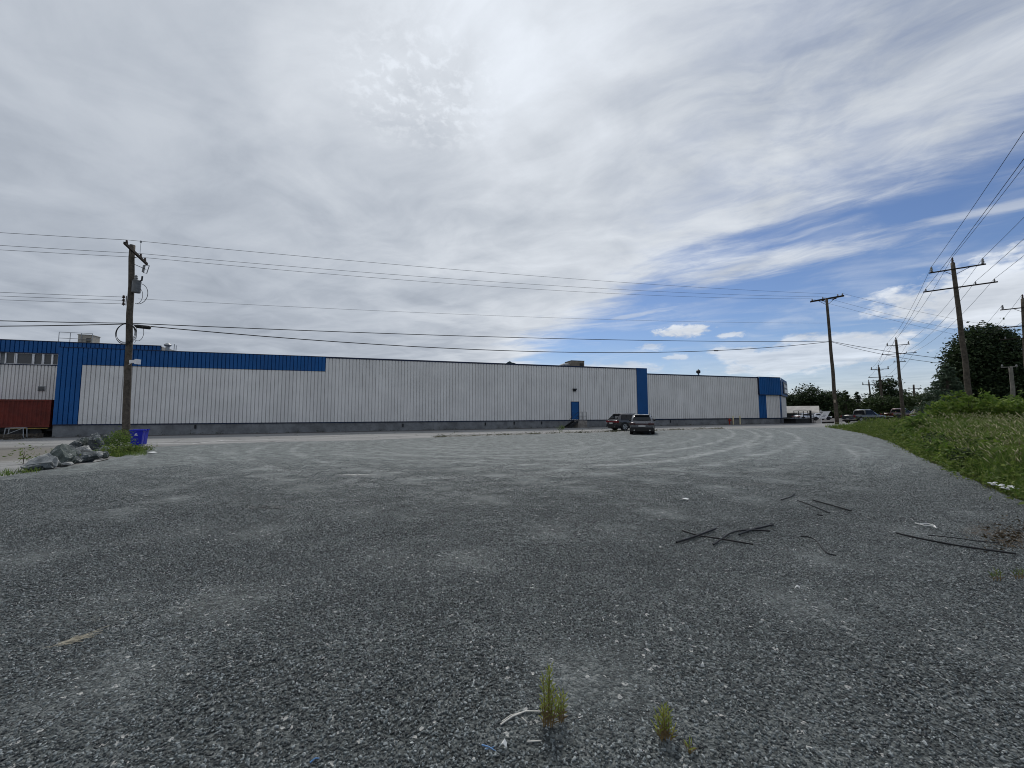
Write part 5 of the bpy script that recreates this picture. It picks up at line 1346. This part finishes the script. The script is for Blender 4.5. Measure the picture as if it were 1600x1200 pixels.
# tall seeding grass, nearest stretch
xy = scatter(62000, 9, 34, 5, 21, .35, 13, .16, lambda x, y, d: 1.0 if d < 4 else .8 * (1 if y < 15 else .8))
dv = np.array([verge_dist(x, y) for x, y in xy]); hh = rng.uniform(.5, 1.15, len(xy)) * np.clip(.42 + dv * .6, .3, 1.3) * (.62 + .62 * patch(xy[:, 0], xy[:, 1]))
heads = np.where((rng.uniform(size=len(xy)) < .05 + .24 * patch(xy[:, 0] + 3, xy[:, 1])) & (hh > .6), 1.0, 0.0)
blades(rng, xy, hh, rng.uniform(.009, .021, len(xy)), rng.uniform(.05, .5, len(xy)), 'tall_grass', grass_mat, heads, dry_grass)
# farther verge
xy = scatter(24000, 16, 60, 19, 52, .5, 16, .25, lambda x, y, d: 1 if (y < 44 or (x - 36.5) * 8 - (y - 44.5) * 13.5 > 0) else 0)
dv = np.array([verge_dist(x, y) for x, y in xy]); hh = rng.uniform(.3, .9, len(xy)) * np.clip(.3 + dv * .45, .3, 1.25) * (.6 + .65 * patch(xy[:, 0] * .6, xy[:, 1] * .6)) * np.where(xy[:, 1] > 33, .5, 1.0)
heads = np.where((rng.uniform(size=len(xy)) < .2) & (hh > .5), 1.6, 0.0)
blades(rng, xy, hh, rng.uniform(.02, .04, len(xy)), rng.uniform(.05, .5, len(xy)), 'verge_grass', grass_mat, heads, dry_grass)
# mown-looking short grass along the gravel edge
xy = scatter(9000, 8, 45, 3, 46, -.3, 1.2, .1, lambda x, y, d: 1.0 if y > 5 else .5)
xy = xy[xy[:, 1] > 2.5]
blades(rng, xy, rng.uniform(.06, .26, len(xy)), rng.uniform(.008, .02, len(xy)) * (1 + xy[:, 1] * .03), rng.uniform(.2, .8, len(xy)), 'edge_grass', leafmat('edge_grass_blade', (.06, .10, .02), (.11, .155, .035), (.18, .20, .065), .4, .9))
# broad-leaved weeds
xy = scatter(2200, 8.5, 36, 5, 36, .0, 5.5, 0, lambda x, y, d: 1 if d < 2.6 else .25)
cs = []
for x, y in xy:
    d = verge_dist(x, y); k = 26; rr_ = rng.uniform(.08, .2); hg = rng.uniform(.2, .55) * (1 + min(d, 3) * .5)
    cs.append(np.stack([x + rng.normal(size=k) * rr_, y + rng.normal(size=k) * rr_, g(x, y) + np.abs(rng.normal(size=k)) * hg * .55 + .02], 1))
v, f = leaves(rng, np.concatenate(cs), .085, .5, .5)
link('verge_weeds', tri_mesh('verge_weeds', v, f, weed_leaf), kind='stuff')
# thicket of taller leafy weeds along the edge
lobs = []
for x, y in scatter(300, 10, 34, 7.5, 36, .25, 3.0, 0, lambda x, y, d: 1 if y > 11 else .35):
    hg = rng.uniform(.4, 1.0) * (.75 + .25 * min(verge_dist(x, y), 2)); lobs.append((x, y, g(x, y) + hg * .5, rng.uniform(.25, .6), rng.uniform(.25, .5), hg * .5))
lv_, lf_ = leaves(rng, crown_points(rng, lobs, 34000, .07, 12), .115, .42)
link('verge_thicket', tri_mesh('verge_thicket', lv_, lf_, weed_leaf), kind='stuff')
# weeds between road and gravel, and at the wall foot
cs = []
for k in range(330):
    t_ = rng.uniform(0, 1); q = at(679 + 454 * t_, 683.3 - 13.6 * t_ ** .9 + rng.normal() * .25)
    hg = rng.uniform(.03, .11) * (2.2 if rng.uniform() < .06 else 1)
    m_ = 10; cs.append(np.stack([q.x + rng.normal(size=m_) * .16, q.y + rng.normal(size=m_) * .12, q.z + np.abs(rng.normal(size=m_)) * hg], 1))
for k in range(150):
    s_ = rng.uniform(0, 80); x, y = wl(s_, -.08 - abs(rng.normal()) * .1); m_ = 9
    cs.append(np.stack([x + rng.normal(size=m_) * .12, y + rng.normal(size=m_) * .06, g(x, y) - .03 + np.abs(rng.normal(size=m_)) * rng.uniform(.04, .2)], 1))
v, f = leaves(rng, np.concatenate(cs), .09, .4, .5)
link('edge_weeds', tri_mesh('edge_weeds', v, f, leafmat('dull_weed', (.03, .04, .015), (.05, .06, .022), (.09, .085, .04), .3, 2)), kind='stuff')
# one taller weed by the door
q = at(878, 676)
tree('roadside_weed', 'scrubby weed at the gravel edge below the blue side door', q, .6, [(0, 0, .35, .28, .2, .3)], 160, .1, weed_leaf, .012, 5, .08, per=8, cat='weed')
# weeds round the left pole and rocks
for k, (px_, py_, h_, w_, n_, lb) in enumerate(((183, 707, .95, .5, 1100, 'leafy weed clump between the rocks and the wooden pole'), (186, 701, 1.0, .4, 800, 'tall weed clump hugging the foot of the left wooden pole'), (200, 708, .34, .6, 700, 'low weeds in front of the blue bins'), (219, 705, .22, .6, 450, 'low weed patch to the right below the bins'), (166, 713, .4, .4, 350, 'low weeds among the right end of the rock pile'), (36, 724, .55, .22, 90, 'thin scrubby weed at the left end of the rock pile'), (85, 724, .45, .5, 300, 'sparse weed in front of the dark green boulder'))):
    q = at(px_, py_)
    tree('weed_clump', lb, q, h_, [(0, 0, h_ * .4, w_, .4, h_ * .42), (w_ * .3, 0, h_ * .65, w_ * .5, .3, h_ * .35)], n_, .09, bush_leaf if k < 1 else weed_leaf, .012, 120 + k, .1, 'weed clumps by the rocks and pole', .35, 9, cat='weeds')
xy = np.array([tuple(at(*q_)[:2]) for q_ in [(rng.uniform(150, 228), rng.uniform(704, 712)) for _ in range(2200)]] + [tuple(at(rng.uniform(0, 160), 0)[:2]) if False else tuple(at(x_, 741 - x_ * .1 + rng.normal() * 2)[:2]) for x_ in rng.uniform(0, 60, 260)])
blades(rng, xy, rng.uniform(.05, .30, len(xy)), rng.uniform(.01, .025, len(xy)), rng.uniform(.1, .7, len(xy)), 'pole_grass', grass_mat)

# ----------------------------------------------------------------- rocks
from mathutils import noise as noise_lib
rock_mat = {}
def rockmat(name, c1, c2):
    m = bpy.data.materials.new(name); m.use_nodes = True; V.nt = nt = m.node_tree; b = nt.nodes['Principled BSDF']
    pos = V(nt.nodes.new('ShaderNodeNewGeometry').outputs['Position'])
    c = mixc(smooth(noise(pos, 3.5, 10, .7), .35, .65), c1, c2); c = mixc(smooth(noise(pos, 8, 8, .75), .54, .62) * .75, c, (.40, .40, .385))
    nt.links.new(c.s, b.inputs['Base Color']); b.inputs['Roughness'].default_value = .9
    bn = nt.nodes.new('ShaderNodeBump'); bn.inputs['Distance'].default_value = .04; nt.links.new(noise(pos, 7, 10, .7).s, bn.inputs['Height']); nt.links.new(bn.outputs[0], b.inputs['Normal'])
    return m
rk_d = rockmat('dark_rock', (.035, .042, .045), (.12, .135, .14)); rk_g = rockmat('green_rock', (.05, .065, .058), (.11, .13, .12)); rk_l = rockmat('pale_rock', (.20, .205, .20), (.42, .42, .40))
def rock(px, py, w, h, d, mat, seed, label, sink=.25, rz=0.0):
    rg = np.random.default_rng(seed); bm = bmesh.new(); bmesh.ops.create_icosphere(bm, subdivisions=4, radius=1)
    pl = [(Vector(rg.normal(size=3)).normalized(), rg.uniform(.5, .82)) for _ in range(16)]
    for v in bm.verts:
        p = v.co.copy()
        for n_, k in pl:
            dd = p.dot(n_)
            if dd > k: p -= n_ * (dd - k) * 1.0
        p *= 1 + .07 * math.sin(p.x * 7 + seed) * math.cos(p.y * 6 + p.z * 5) + .10 * noise_lib.fractal(p * 2.6 + Vector((seed, 0, 0)), .9, 2.1, 5)
        v.co = Vector((p.x * w / 1.6, p.y * d / 1.6, p.z * h / 1.6))
    me = bpy.data.meshes.new('boulder'); bm.to_mesh(me); bm.free(); me.materials.append(mat)
    q = at(px, py); o = link('boulder', me, loc=(q.x, q.y + d * .3, q.z + h * .5 - h * sink), rot=(rg.uniform(-.2, .2), rg.uniform(-.2, .2), rz))
    return tag(o, label, 'rock', 'boulders in the rock pile left of the pole')
for k, a in enumerate([(55, 734, .80, .48, .6, rk_l, 'leftmost boulder, broad, low and pale'), (43, 735.5, .5, .2, .4, rk_d, 'flat dark slab at the left foot of the rock pile'),
        (82, 728, .62, .62, .6, rk_g, 'big greenish dark boulder second from the left'), (101, 722, .5, .5, .5, rk_d, 'dark angular boulder right of the greenish one'),
        (117, 716, .48, .42, .5, rk_l, 'pale boulder in the middle of the rock pile'), (122, 722, .62, .34, .5, rk_d, 'low dark boulder in front of the pale middle one'),
        (112, 706, .40, .42, .4, rk_d, 'dark block at the upper left of the back row'), (125, 705, .44, .5, .4, rk_g, 'grey-green boulder second in the back row'),
        (141, 705, .58, .62, .5, rk_d, 'largest dark boulder of the back row near the pole'), (156, 703, .62, .48, .5, rk_d, 'dark boulder at the right end of the back row'),
        (155, 712, .42, .3, .4, rk_g, 'small greenish boulder below the right end of the back row'), (146, 717, .52, .22, .4, rk_l, 'flat pale stone at the right foot of the pile'),
        (96, 728, .3, .14, .3, rk_l, 'small pale stone wedged before the dark angular boulder'), (142, 691, .22, .2, .2, rk_d, 'little dark stone perched on top of the pile')]):
    rock(a[0], a[1], a[2] * .98, a[3] * (1.55 if 6 <= k <= 9 else 1.25), a[4], a[5], 200 + k, a[6], sink=.14 if k != 13 else -1.2, rz=k * .7)

small = [(66, 734, 'left of the greenish boulder'), (90, 724, 'between the greenish and the angular boulder'), (104, 726, 'below the dark angular boulder'), (112, 724, 'under the pale middle boulder'), (132, 719, 'right of the low dark boulder'),
         (138, 713, 'below the largest back boulder'), (149, 709, 'below the right end of the back row'), (165, 708, 'at the weeds on the right of the pile'), (132, 700, 'in the gap of the back row'), (106, 712, 'left of the pale middle boulder'), (75, 722, 'behind the leftmost boulder'), (160, 716, 'at the lower right tip of the pile')]
for k, (a, b2, lb) in enumerate(small):
    rock(a, b2, .26 + .05 * (k % 4), .24 + .04 * (k % 3), .28, (rk_d, rk_l, rk_g)[k % 3], 260 + k, ('small dark', 'small pale', 'small greenish')[k % 3] + ' broken stone ' + lb, sink=.15, rz=k * 1.1)

# ----------------------------------------------------------------- litter and strips on the gravel
strip_mat = pbr('black_strip', (.008, .008, .009), .5, var=.2)
def strip(pts, r, label, group='black strips and pipes on the gravel', flat=.5):
    P_ = [at(*q) for q in pts]
    # smooth through the points
    Q = []
    for i in range(len(P_) - 1):
        a, b2, c, d = P_[max(i - 1, 0)], P_[i], P_[i + 1], P_[min(i + 2, len(P_) - 1)]
        for j in range(6):
            t_ = j / 6; Q.append(.5 * ((2 * b2) + (c - a) * t_ + (2 * a - 5 * b2 + 4 * c - d) * t_ ** 2 + (-a + 3 * b2 - 3 * c + d) * t_ ** 3))
    Q.append(P_[-1]); r *= .62
    Q = [q + Vector((0, 0, r * .9 + .010)) for i, q in enumerate(Q)]
    mb = MB(); mb.tube(Q, r, 7); return solo('black_strip', mb, strip_mat, label, 'strip', group=group)
strip([(1057, 850), (1085, 841), (1118, 828.5)], .022, 'thick straight black strip crossing the left end of the tangle')
strip([(1066, 831), (1090, 838.5), (1125, 844), (1177, 853)], .016, 'thin long black strip lying under the crossed ones')
strip([(1115, 853.5), (1128, 844), (1142, 835), (1160, 831), (1180, 830.5), (1203, 832)], .018, 'curved black strip at the middle of the tangle')
strip([(1155, 837.5), (1175, 830), (1208, 822)], .02, 'short black strip at the right end of the tangle')
strip([(1221, 782), (1234, 778.5), (1241, 773)], .016, 'short bent black strip farthest off on the gravel')
strip([(1246, 783.5), (1270, 792), (1296, 803)], .016, 'left of two parallel black strips on the gravel')
strip([(1270, 783), (1295, 790), (1330, 800)], .02, 'right of two parallel black strips on the gravel')
strip([(1277, 806), (1286, 807.5)], .016, 'tiny black scrap below the two parallel strips')
strip([(1251, 840), (1264, 841), (1276, 847), (1286, 860), (1294, 867), (1307, 870)], .012, 'wavy black cord on the gravel right of the tangle')
strip([(1400, 835), (1430, 842), (1480, 852), (1530, 860), (1588, 868)], .018, 'long straight black pipe near the right edge, before the leaf litter')
strip([(1450, 838), (1490, 842), (1525, 847), (1560, 850)], .010, 'faint thin black cord behind the long black pipe')
paper = pbr('paper_white', (.7, .7, .68), .6, var=.05)
def flake(px, py, w, d, label, mat=paper, rz=.3, h=.03, cat='litter', grp='white litter on the gravel'):
    q = at(px, py); mb = MB(); n = 7; vs = []
    for i in range(n):
        a = i / n * 6.283; r_ = 1 + .3 * math.sin(i * 2.3 + px); vs.append((w / 2 * r_ * math.cos(a), d / 2 * r_ * math.sin(a), .004 + h * (.5 + .5 * math.sin(i * 1.7))))
    vs += [(x * .95, y * .95, z - .004) for x, y, z in vs]
    mb.add(vs, [tuple(range(n)), tuple(range(2 * n - 1, n - 1, -1))] + [(i, n + i, n + (i + 1) % n, (i + 1) % n) for i in range(n)])
    return solo('litter_scrap', mb, mat, label, cat, (q.x, q.y, q.z + .01), (0, 0, rz), grp)
flake(1069, 782, .17, .07, 'white scrap of litter left of the far black strips', h=.03)
flake(234, 708.5, .42, .2, 'white flat scrap right below the blue bins', h=.06)
flake(1098, 775, .04, .03, 'tiny white chip just beyond the larger white scrap'); flake(1246, 922, .05, .03, 'white chip alone in the right middle of the gravel')
flake(786, 1172, .035, .025, 'white chip beside the blue strip at the bottom edge'); flake(1098, 1046, .03, .02, 'white chip upper right of the two green weeds')
flake(1313, 661.5, .5, .3, 'white scrap on the grass before the pickup', h=.12); flake(1316, 671, .35, .2, 'white scrap at the tip of the grass verge', h=.05)
# string
P_ = [at(*q) for q in ((1430, 819), (1445, 823), (1458, 824), (1463, 827), (1460, 823), (1450, 820), (1438, 820))]
mb = MB(); mb.tube([q + Vector((0, 0, .02)) for q in P_], .007, 5); solo('white_string', mb, paper, 'loop of white string on the gravel before the leaf litter', 'string')
# dry twig, stick, blue scraps
twig = pbr('dry_twig', (.52, .50, .46), .7, var=.2, vscale=20)
def twigline(name, pts, r, mat, label, cat, branches=()):
    mb = MB(); P_ = [at(*q) + Vector((0, 0, .012 + .006 * (i % 2))) for i, q in enumerate(pts)]; mb.tube(P_, [r * (1 - .5 * i / max(1, len(P_) - 1)) for i in range(len(P_))], 6)
    for b2 in branches: mb.tube([at(*q) + Vector((0, 0, .012)) for q in b2], r * .5, 5)
    return solo(name, mb, mat, label, cat)
twigline('dry_twig', [(782, 1136), (800, 1125), (822, 1114.5), (850, 1117), (888, 1122)], .0045, twig, 'pale dry twig bent at an angle, lying through the taller green weed', 'twig', [[(815, 1124), (824, 1133)], [(822, 1114.5), (798, 1121), (784, 1131)]])
twigline('pale_stick', [(824, 1163), (846, 1163)], .004, twig, 'short pale stick at the bottom, below the taller green weed', 'stick')
bluep = pbr('blue_scrap', (.10, .22, .42), .4)
twigline('blue_strip', [(753, 1168), (764, 1173), (775, 1178)], .004, bluep, 'light blue plastic sliver at the bottom edge beside a white chip', 'plastic sliver', [[(758, 1175), (772, 1171)]])
twigline('blue_strip', [(484, 1196), (492, 1191), (499, 1189)], .004, bluep, 'light blue plastic sliver at the bottom edge, left of the centre', 'plastic sliver')
twigline('pale_stick', [(1574, 1196), (1594, 1180)], .004, twig, 'pale stick in the bottom right corner', 'stick') if False else None
# straw wisp on the left
q = at(118, 1003); rg = np.random.default_rng(5); mb = MB()
for k in range(55):
    a = rg.normal() * .45 + .9; L = rg.uniform(.03, .09); c = Vector((rg.normal() * .05, rg.normal() * .022, .008 + abs(rg.normal()) * .008)); c = Matrix.Rotation(.75, 3, 'Z') @ c
    dd = Vector((math.cos(a), math.sin(a), rg.normal() * .08)) * L * .5; mb.tube([c - dd, c + Vector((0, 0, .006)), c + dd], .0017, 3)
mb.tube([(-.02, .01, .02), (.06, .06, .04), (.10, .10, .05), (.105, .13, .045)], .0022, 4)
solo('straw_wisp', mb, pbr('straw', (.36, .33, .255), .8, var=.3, vscale=30), 'flattened wisp of dry straw on the gravel at lower left', 'straw', q)
# white flowers at the verge edge
for k, (px_, py_, lb) in enumerate(((1554, 761, 'leftmost white flower cluster at the edge of the verge'), (1568, 764, 'middle white flower cluster at the edge of the verge'), (1580, 767, 'rightmost white flower cluster at the edge of the verge'), (1573, 769, 'lowest white flower cluster at the edge of the verge'))):
    q = at(px_, py_ + 3); t = thing('flower_cluster', lb, 'flowers', q, group='white flower clusters on the verge')
    rg = np.random.default_rng(k); 
    stem = MB(); head = MB()
    for j in range(7):
        x, y = rg.normal() * .045, rg.normal() * .04; z = .09 + rg.uniform(0, .05); stem.tube([(x * .2, y * .2, 0), (x, y, z)], .004, 4)
        head.lathe([(.008, z - .01), (.034, z), (.03, z + .014), (.01, z + .02)], 8, (x, y, 0))
    part('stem', stem, weed_leaf, t); part('flower_head', head, white_paint, t)

# foreground weeds: upright leafy shoots
def shoot_plant(px, py, shoots, seed, label, mat):
    q = at(px, py); rg = np.random.default_rng(seed); t = thing('gravel_weed', label, 'weed', q, group='green weeds in the foreground gravel')
    st = MB(); base = MB(); vs_, fs_ = [], []; low = [[], []]
    for (ox, oy, h, lean) in shoots:
        pts = [Vector((ox, oy, 0)), Vector((ox + lean * .4, oy, h * .5)), Vector((ox + lean, oy + .01, h))]; st.tube(pts, [.004, .003, .0012], 5)
        nl = int(h / .0065)
        for j in range(nl):
            f = .10 + .9 * j / nl; c = pts[0].lerp(pts[1], f * 2) if f < .5 else pts[1].lerp(pts[2], f * 2 - 1)
            a = j * 2.4 + rg.uniform(-.3, .3); up_ = .75 + .9 * f; L = rg.uniform(.035, .06) * (1.1 - .45 * abs(f - .55)); d = Vector((math.cos(a), math.sin(a), up_)).normalized(); sd_ = Vector((-math.sin(a), math.cos(a), 0)) * rg.uniform(.0022, .0036)
            tgt = low if f < .3 else (vs_, fs_)
            o = len(tgt[0]); tip = c + d * L + Vector((0, 0, -.1 * L)); m_ = c + d * L * .5 + Vector((0, 0, .004))
            tgt[0].extend([tuple(c - sd_ * .4), tuple(c + sd_ * .4), tuple(m_ + sd_), tuple(tip), tuple(m_ - sd_)]); tgt[1].append((o, o + 1, o + 2, o + 3, o + 4))
    part('stem', st, pbr('weed_stem', (.17, .12, .05), .7, var=.3, vscale=40), t)
    for nm, (a_, b2), mt in (('leaves', (vs_, fs_), mat), ('withered_leaves', low, pbr('withered', (.20, .14, .06), .8, var=.3, vscale=40))):
        if a_: m2 = MB(); m2.add(a_, b2); part(nm, m2, mt, t)
fgl = leafmat('horseweed_leaf', (.20, .26, .045), (.28, .32, .06), (.36, .37, .11), .55, 14)
shoot_plant(856, 1137, [(0, 0, .27, .01), (-.012, .01, .24, -.01), (.012, -.005, .20, .02), (.005, .015, .28, .012), (.022, .0, .13, .03), (-.02, 0, .12, -.01)], 1, 'tallest green weed shoot rising through the dry twig', fgl)
shoot_plant(877, 1131, [(0, 0, .15, .0), (.01, .008, .13, .008), (-.01, 0, .11, -.004)], 2, 'shorter green weed shoot just right of the tallest one', fgl)
shoot_plant(1040, 1157, [(0, 0, .145, -.005), (.012, .0, .13, .012), (-.014, .006, .11, -.02), (.006, .012, .14, .01), (-.02, -.005, .07, -.035), (.022, -.004, .06, .03), (-.008, .01, .12, .0)], 3, 'bushy low green weed alone on the right of the twig', fgl)
shoot_plant(1076, 1178, [(0, 0, .035, .006), (.008, 0, .03, .008)], 4, 'tiny green sprout right of the bushy low weed', fgl)
shoot_plant(1558, 908, [(0, 0, .10, .01), (.03, 0, .08, .02), (-.03, 0, .07, -.02)], 6, 'faint weed sprout on the gravel below the long black pipe', weed_leaf)
shoot_plant(1592, 905, [(0, 0, .08, .01), (.03, 0, .08, .02), (-.03, 0, .07, -.02)], 7, 'small weed sprout at the right edge below the long black pipe', weed_leaf)
# leaf litter
rg = np.random.default_rng(9); cs = np.array([(lambda q: (q.x, q.y, q.z + .006 + rg.uniform(0, .01)))(at(1578 + rg.normal() * 22, 838 + rg.normal() * 14)) for _ in range(420)])
v, f = leaves(rg, cs * 1.0, .04, .5, .5); v[:, 2] = np.maximum(v[:, 2], .004)
link('leaf_litter', tri_mesh('leaf_litter', v, f, leafmat('dead_leaf', (.04, .03, .018), (.06, .045, .025), (.085, .065, .04), .1, 8)), kind='stuff')

# ----------------------------------------------------------------- loose gravel in front: real stones
def stone_material():
    m = bpy.data.materials.new('loose_stone'); m.use_nodes = True; V.nt = nt = m.node_tree; b = nt.nodes['Principled BSDF']
    at_ = nt.nodes.new('ShaderNodeAttribute'); at_.attribute_type = 'INSTANCER'; at_.attribute_name = 'tone'
    pos = V(nt.nodes.new('ShaderNodeNewGeometry').outputs['Position'])
    k = V(at_.outputs['Fac']) * .94 + (noise(pos, 55, 5, .6) - .5) * .16
    c = ramp(k, [(0.0, (.014, .018, .019)), (.35, (.047, .057, .059)), (.68, (.106, .125, .127)), (.92, (.25, .275, .275)), (.995, (.55, .56, .54))])
    nt.links.new(c.s, b.inputs['Base Color']); b.inputs['Roughness'].default_value = .55; b.inputs['Specular IOR Level'].default_value = .5
    return m
def gravel_scatter(name, poly, density, smin, smax, seed):
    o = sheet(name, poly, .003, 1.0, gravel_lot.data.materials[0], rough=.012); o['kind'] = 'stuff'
    ng = bpy.data.node_groups.new(name, 'GeometryNodeTree')
    ng.interface.new_socket('Geometry', in_out='INPUT', socket_type='NodeSocketGeometry'); ng.interface.new_socket('Geometry', in_out='OUTPUT', socket_type='NodeSocketGeometry')
    N, Lk = ng.nodes, ng.links
    gi, go = N.new('NodeGroupInput'), N.new('NodeGroupOutput')
    dist = N.new('GeometryNodeDistributePointsOnFaces'); dist.inputs['Seed'].default_value = seed
    ps0 = N.new('GeometryNodeInputPosition'); sx0 = N.new('ShaderNodeSeparateXYZ'); Lk.new(ps0.outputs[0], sx0.inputs[0])
    fc = N.new('ShaderNodeFloatCurve'); mr0 = N.new('ShaderNodeMapRange'); mr0.inputs[1].default_value = 0; mr0.inputs[2].default_value = 16; Lk.new(sx0.outputs[1], mr0.inputs[0]); Lk.new(mr0.outputs[0], fc.inputs['Value'])
    cv = fc.mapping.curves[0]; cv.points[0].location = (0, 1); cv.points[1].location = (1, 0)
    for lx, ly in ((.22, 1.0), (.36, .62), (.5, .32), (.68, .14), (.85, .05)): cv.points.new(lx, ly)
    fc.mapping.update()
    md0 = N.new('ShaderNodeMath'); md0.operation = 'MULTIPLY'; md0.inputs[1].default_value = density; tx = N.new('ShaderNodeTexNoise'); tx.inputs['Scale'].default_value = .9; tx.inputs['Detail'].default_value = 5; mr1 = N.new('ShaderNodeMapRange'); mr1.inputs[1].default_value = .35; mr1.inputs[2].default_value = .65; mr1.inputs[3].default_value = .9; mr1.inputs[4].default_value = 1.1; Lk.new(tx.outputs[0], mr1.inputs[0]); mm = N.new('ShaderNodeMath'); mm.operation = 'MULTIPLY'; Lk.new(fc.outputs[0], mm.inputs[0]); Lk.new(mr1.outputs[0], mm.inputs[1]); Lk.new(mm.outputs[0], md0.inputs[0]); Lk.new(md0.outputs[0], dist.inputs['Density'])
    Lk.new(gi.outputs[0], dist.inputs['Mesh'])
    join = N.new('GeometryNodeGeometryToInstance')
    for k in range(6):
        ico = N.new('GeometryNodeMeshIcoSphere'); ico.inputs['Radius'].default_value = .5; ico.inputs['Subdivisions'].default_value = 2
        sp_ = N.new('GeometryNodeSetPosition'); Lk.new(ico.outputs[0], sp_.inputs['Geometry'])
        ps = N.new('GeometryNodeInputPosition')
        vt = N.new('ShaderNodeTexVoronoi'); vt.inputs['Scale'].default_value = 1.3 + .25 * k
        ad = N.new('ShaderNodeVectorMath'); ad.operation = 'ADD'; ad.inputs[1].default_value = (k * 3.1, k * 1.7, k * .9)
        Lk.new(ps.outputs[0], ad.inputs[0]); Lk.new(ad.outputs[0], vt.inputs['Vector'])
        mr = N.new('ShaderNodeMapRange'); mr.inputs[1].default_value = 0; mr.inputs[2].default_value = .8; mr.inputs[3].default_value = 1.25; mr.inputs[4].default_value = .55
        Lk.new(vt.outputs['Distance'], mr.inputs[0])
        sc_ = N.new('ShaderNodeVectorMath'); sc_.operation = 'SCALE'; Lk.new(ps.outputs[0], sc_.inputs[0]); Lk.new(mr.outputs[0], sc_.inputs['Scale'])
        sq = N.new('ShaderNodeVectorMath'); sq.operation = 'MULTIPLY'; sq.inputs[1].default_value = (1.15 + .1 * (k % 3), .8, .55 + .06 * k); Lk.new(sc_.outputs[0], sq.inputs[0])
        Lk.new(sq.outputs[0], sp_.inputs['Position'])
        sm = N.new('GeometryNodeSetShadeSmooth'); sm.inputs['Shade Smooth'].default_value = False; Lk.new(sp_.outputs[0], sm.inputs[0])
        mt = N.new('GeometryNodeSetMaterial'); mt.inputs['Material'].default_value = MATS['stone']; Lk.new(sm.outputs[0], mt.inputs[0])
        Lk.new(mt.outputs[0], join.inputs[0])
    inst = N.new('GeometryNodeInstanceOnPoints'); inst.inputs['Pick Instance'].default_value = True
    Lk.new(dist.outputs[0], inst.inputs['Points']); Lk.new(join.outputs[0], inst.inputs['Instance'])
    rr_ = N.new('FunctionNodeRandomValue'); rr_.data_type = 'FLOAT_VECTOR'; rr_.inputs[0].default_value = (-.7, -.7, 0); rr_.inputs[1].default_value = (.7, .7, 6.283); rr_.inputs['Seed'].default_value = seed + 1
    e2r = N.new('FunctionNodeEulerToRotation'); Lk.new(rr_.outputs[0], e2r.inputs[0]); Lk.new(e2r.outputs[0], inst.inputs['Rotation'])
    rs = N.new('FunctionNodeRandomValue'); rs.data_type = 'FLOAT'; rs.inputs[2].default_value = 0; rs.inputs[3].default_value = 1; rs.inputs['Seed'].default_value = seed + 2
    pw = N.new('ShaderNodeMath'); pw.operation = 'POWER'; pw.inputs[1].default_value = 2.2; Lk.new(rs.outputs[1], pw.inputs[0])
    m2 = N.new('ShaderNodeMapRange'); m2.inputs[3].default_value = smin; m2.inputs[4].default_value = smax; Lk.new(pw.outputs[0], m2.inputs[0]); Lk.new(m2.outputs[0], inst.inputs['Scale'])
    st = N.new('GeometryNodeStoreNamedAttribute'); st.data_type = 'FLOAT'; st.domain = 'INSTANCE'; st.inputs['Name'].default_value = 'tone'
    rt_ = N.new('FunctionNodeRandomValue'); rt_.data_type = 'FLOAT'; rt_.inputs['Seed'].default_value = seed + 3; Lk.new(rt_.outputs[1], st.inputs['Value'])
    Lk.new(inst.outputs[0], st.inputs['Geometry'])
    Lk.new(st.outputs[0], go.inputs[0])
    md = o.modifiers.new('scatter', 'NODES'); md.node_group = ng
    return o
MATS['stone'] = stone_material()
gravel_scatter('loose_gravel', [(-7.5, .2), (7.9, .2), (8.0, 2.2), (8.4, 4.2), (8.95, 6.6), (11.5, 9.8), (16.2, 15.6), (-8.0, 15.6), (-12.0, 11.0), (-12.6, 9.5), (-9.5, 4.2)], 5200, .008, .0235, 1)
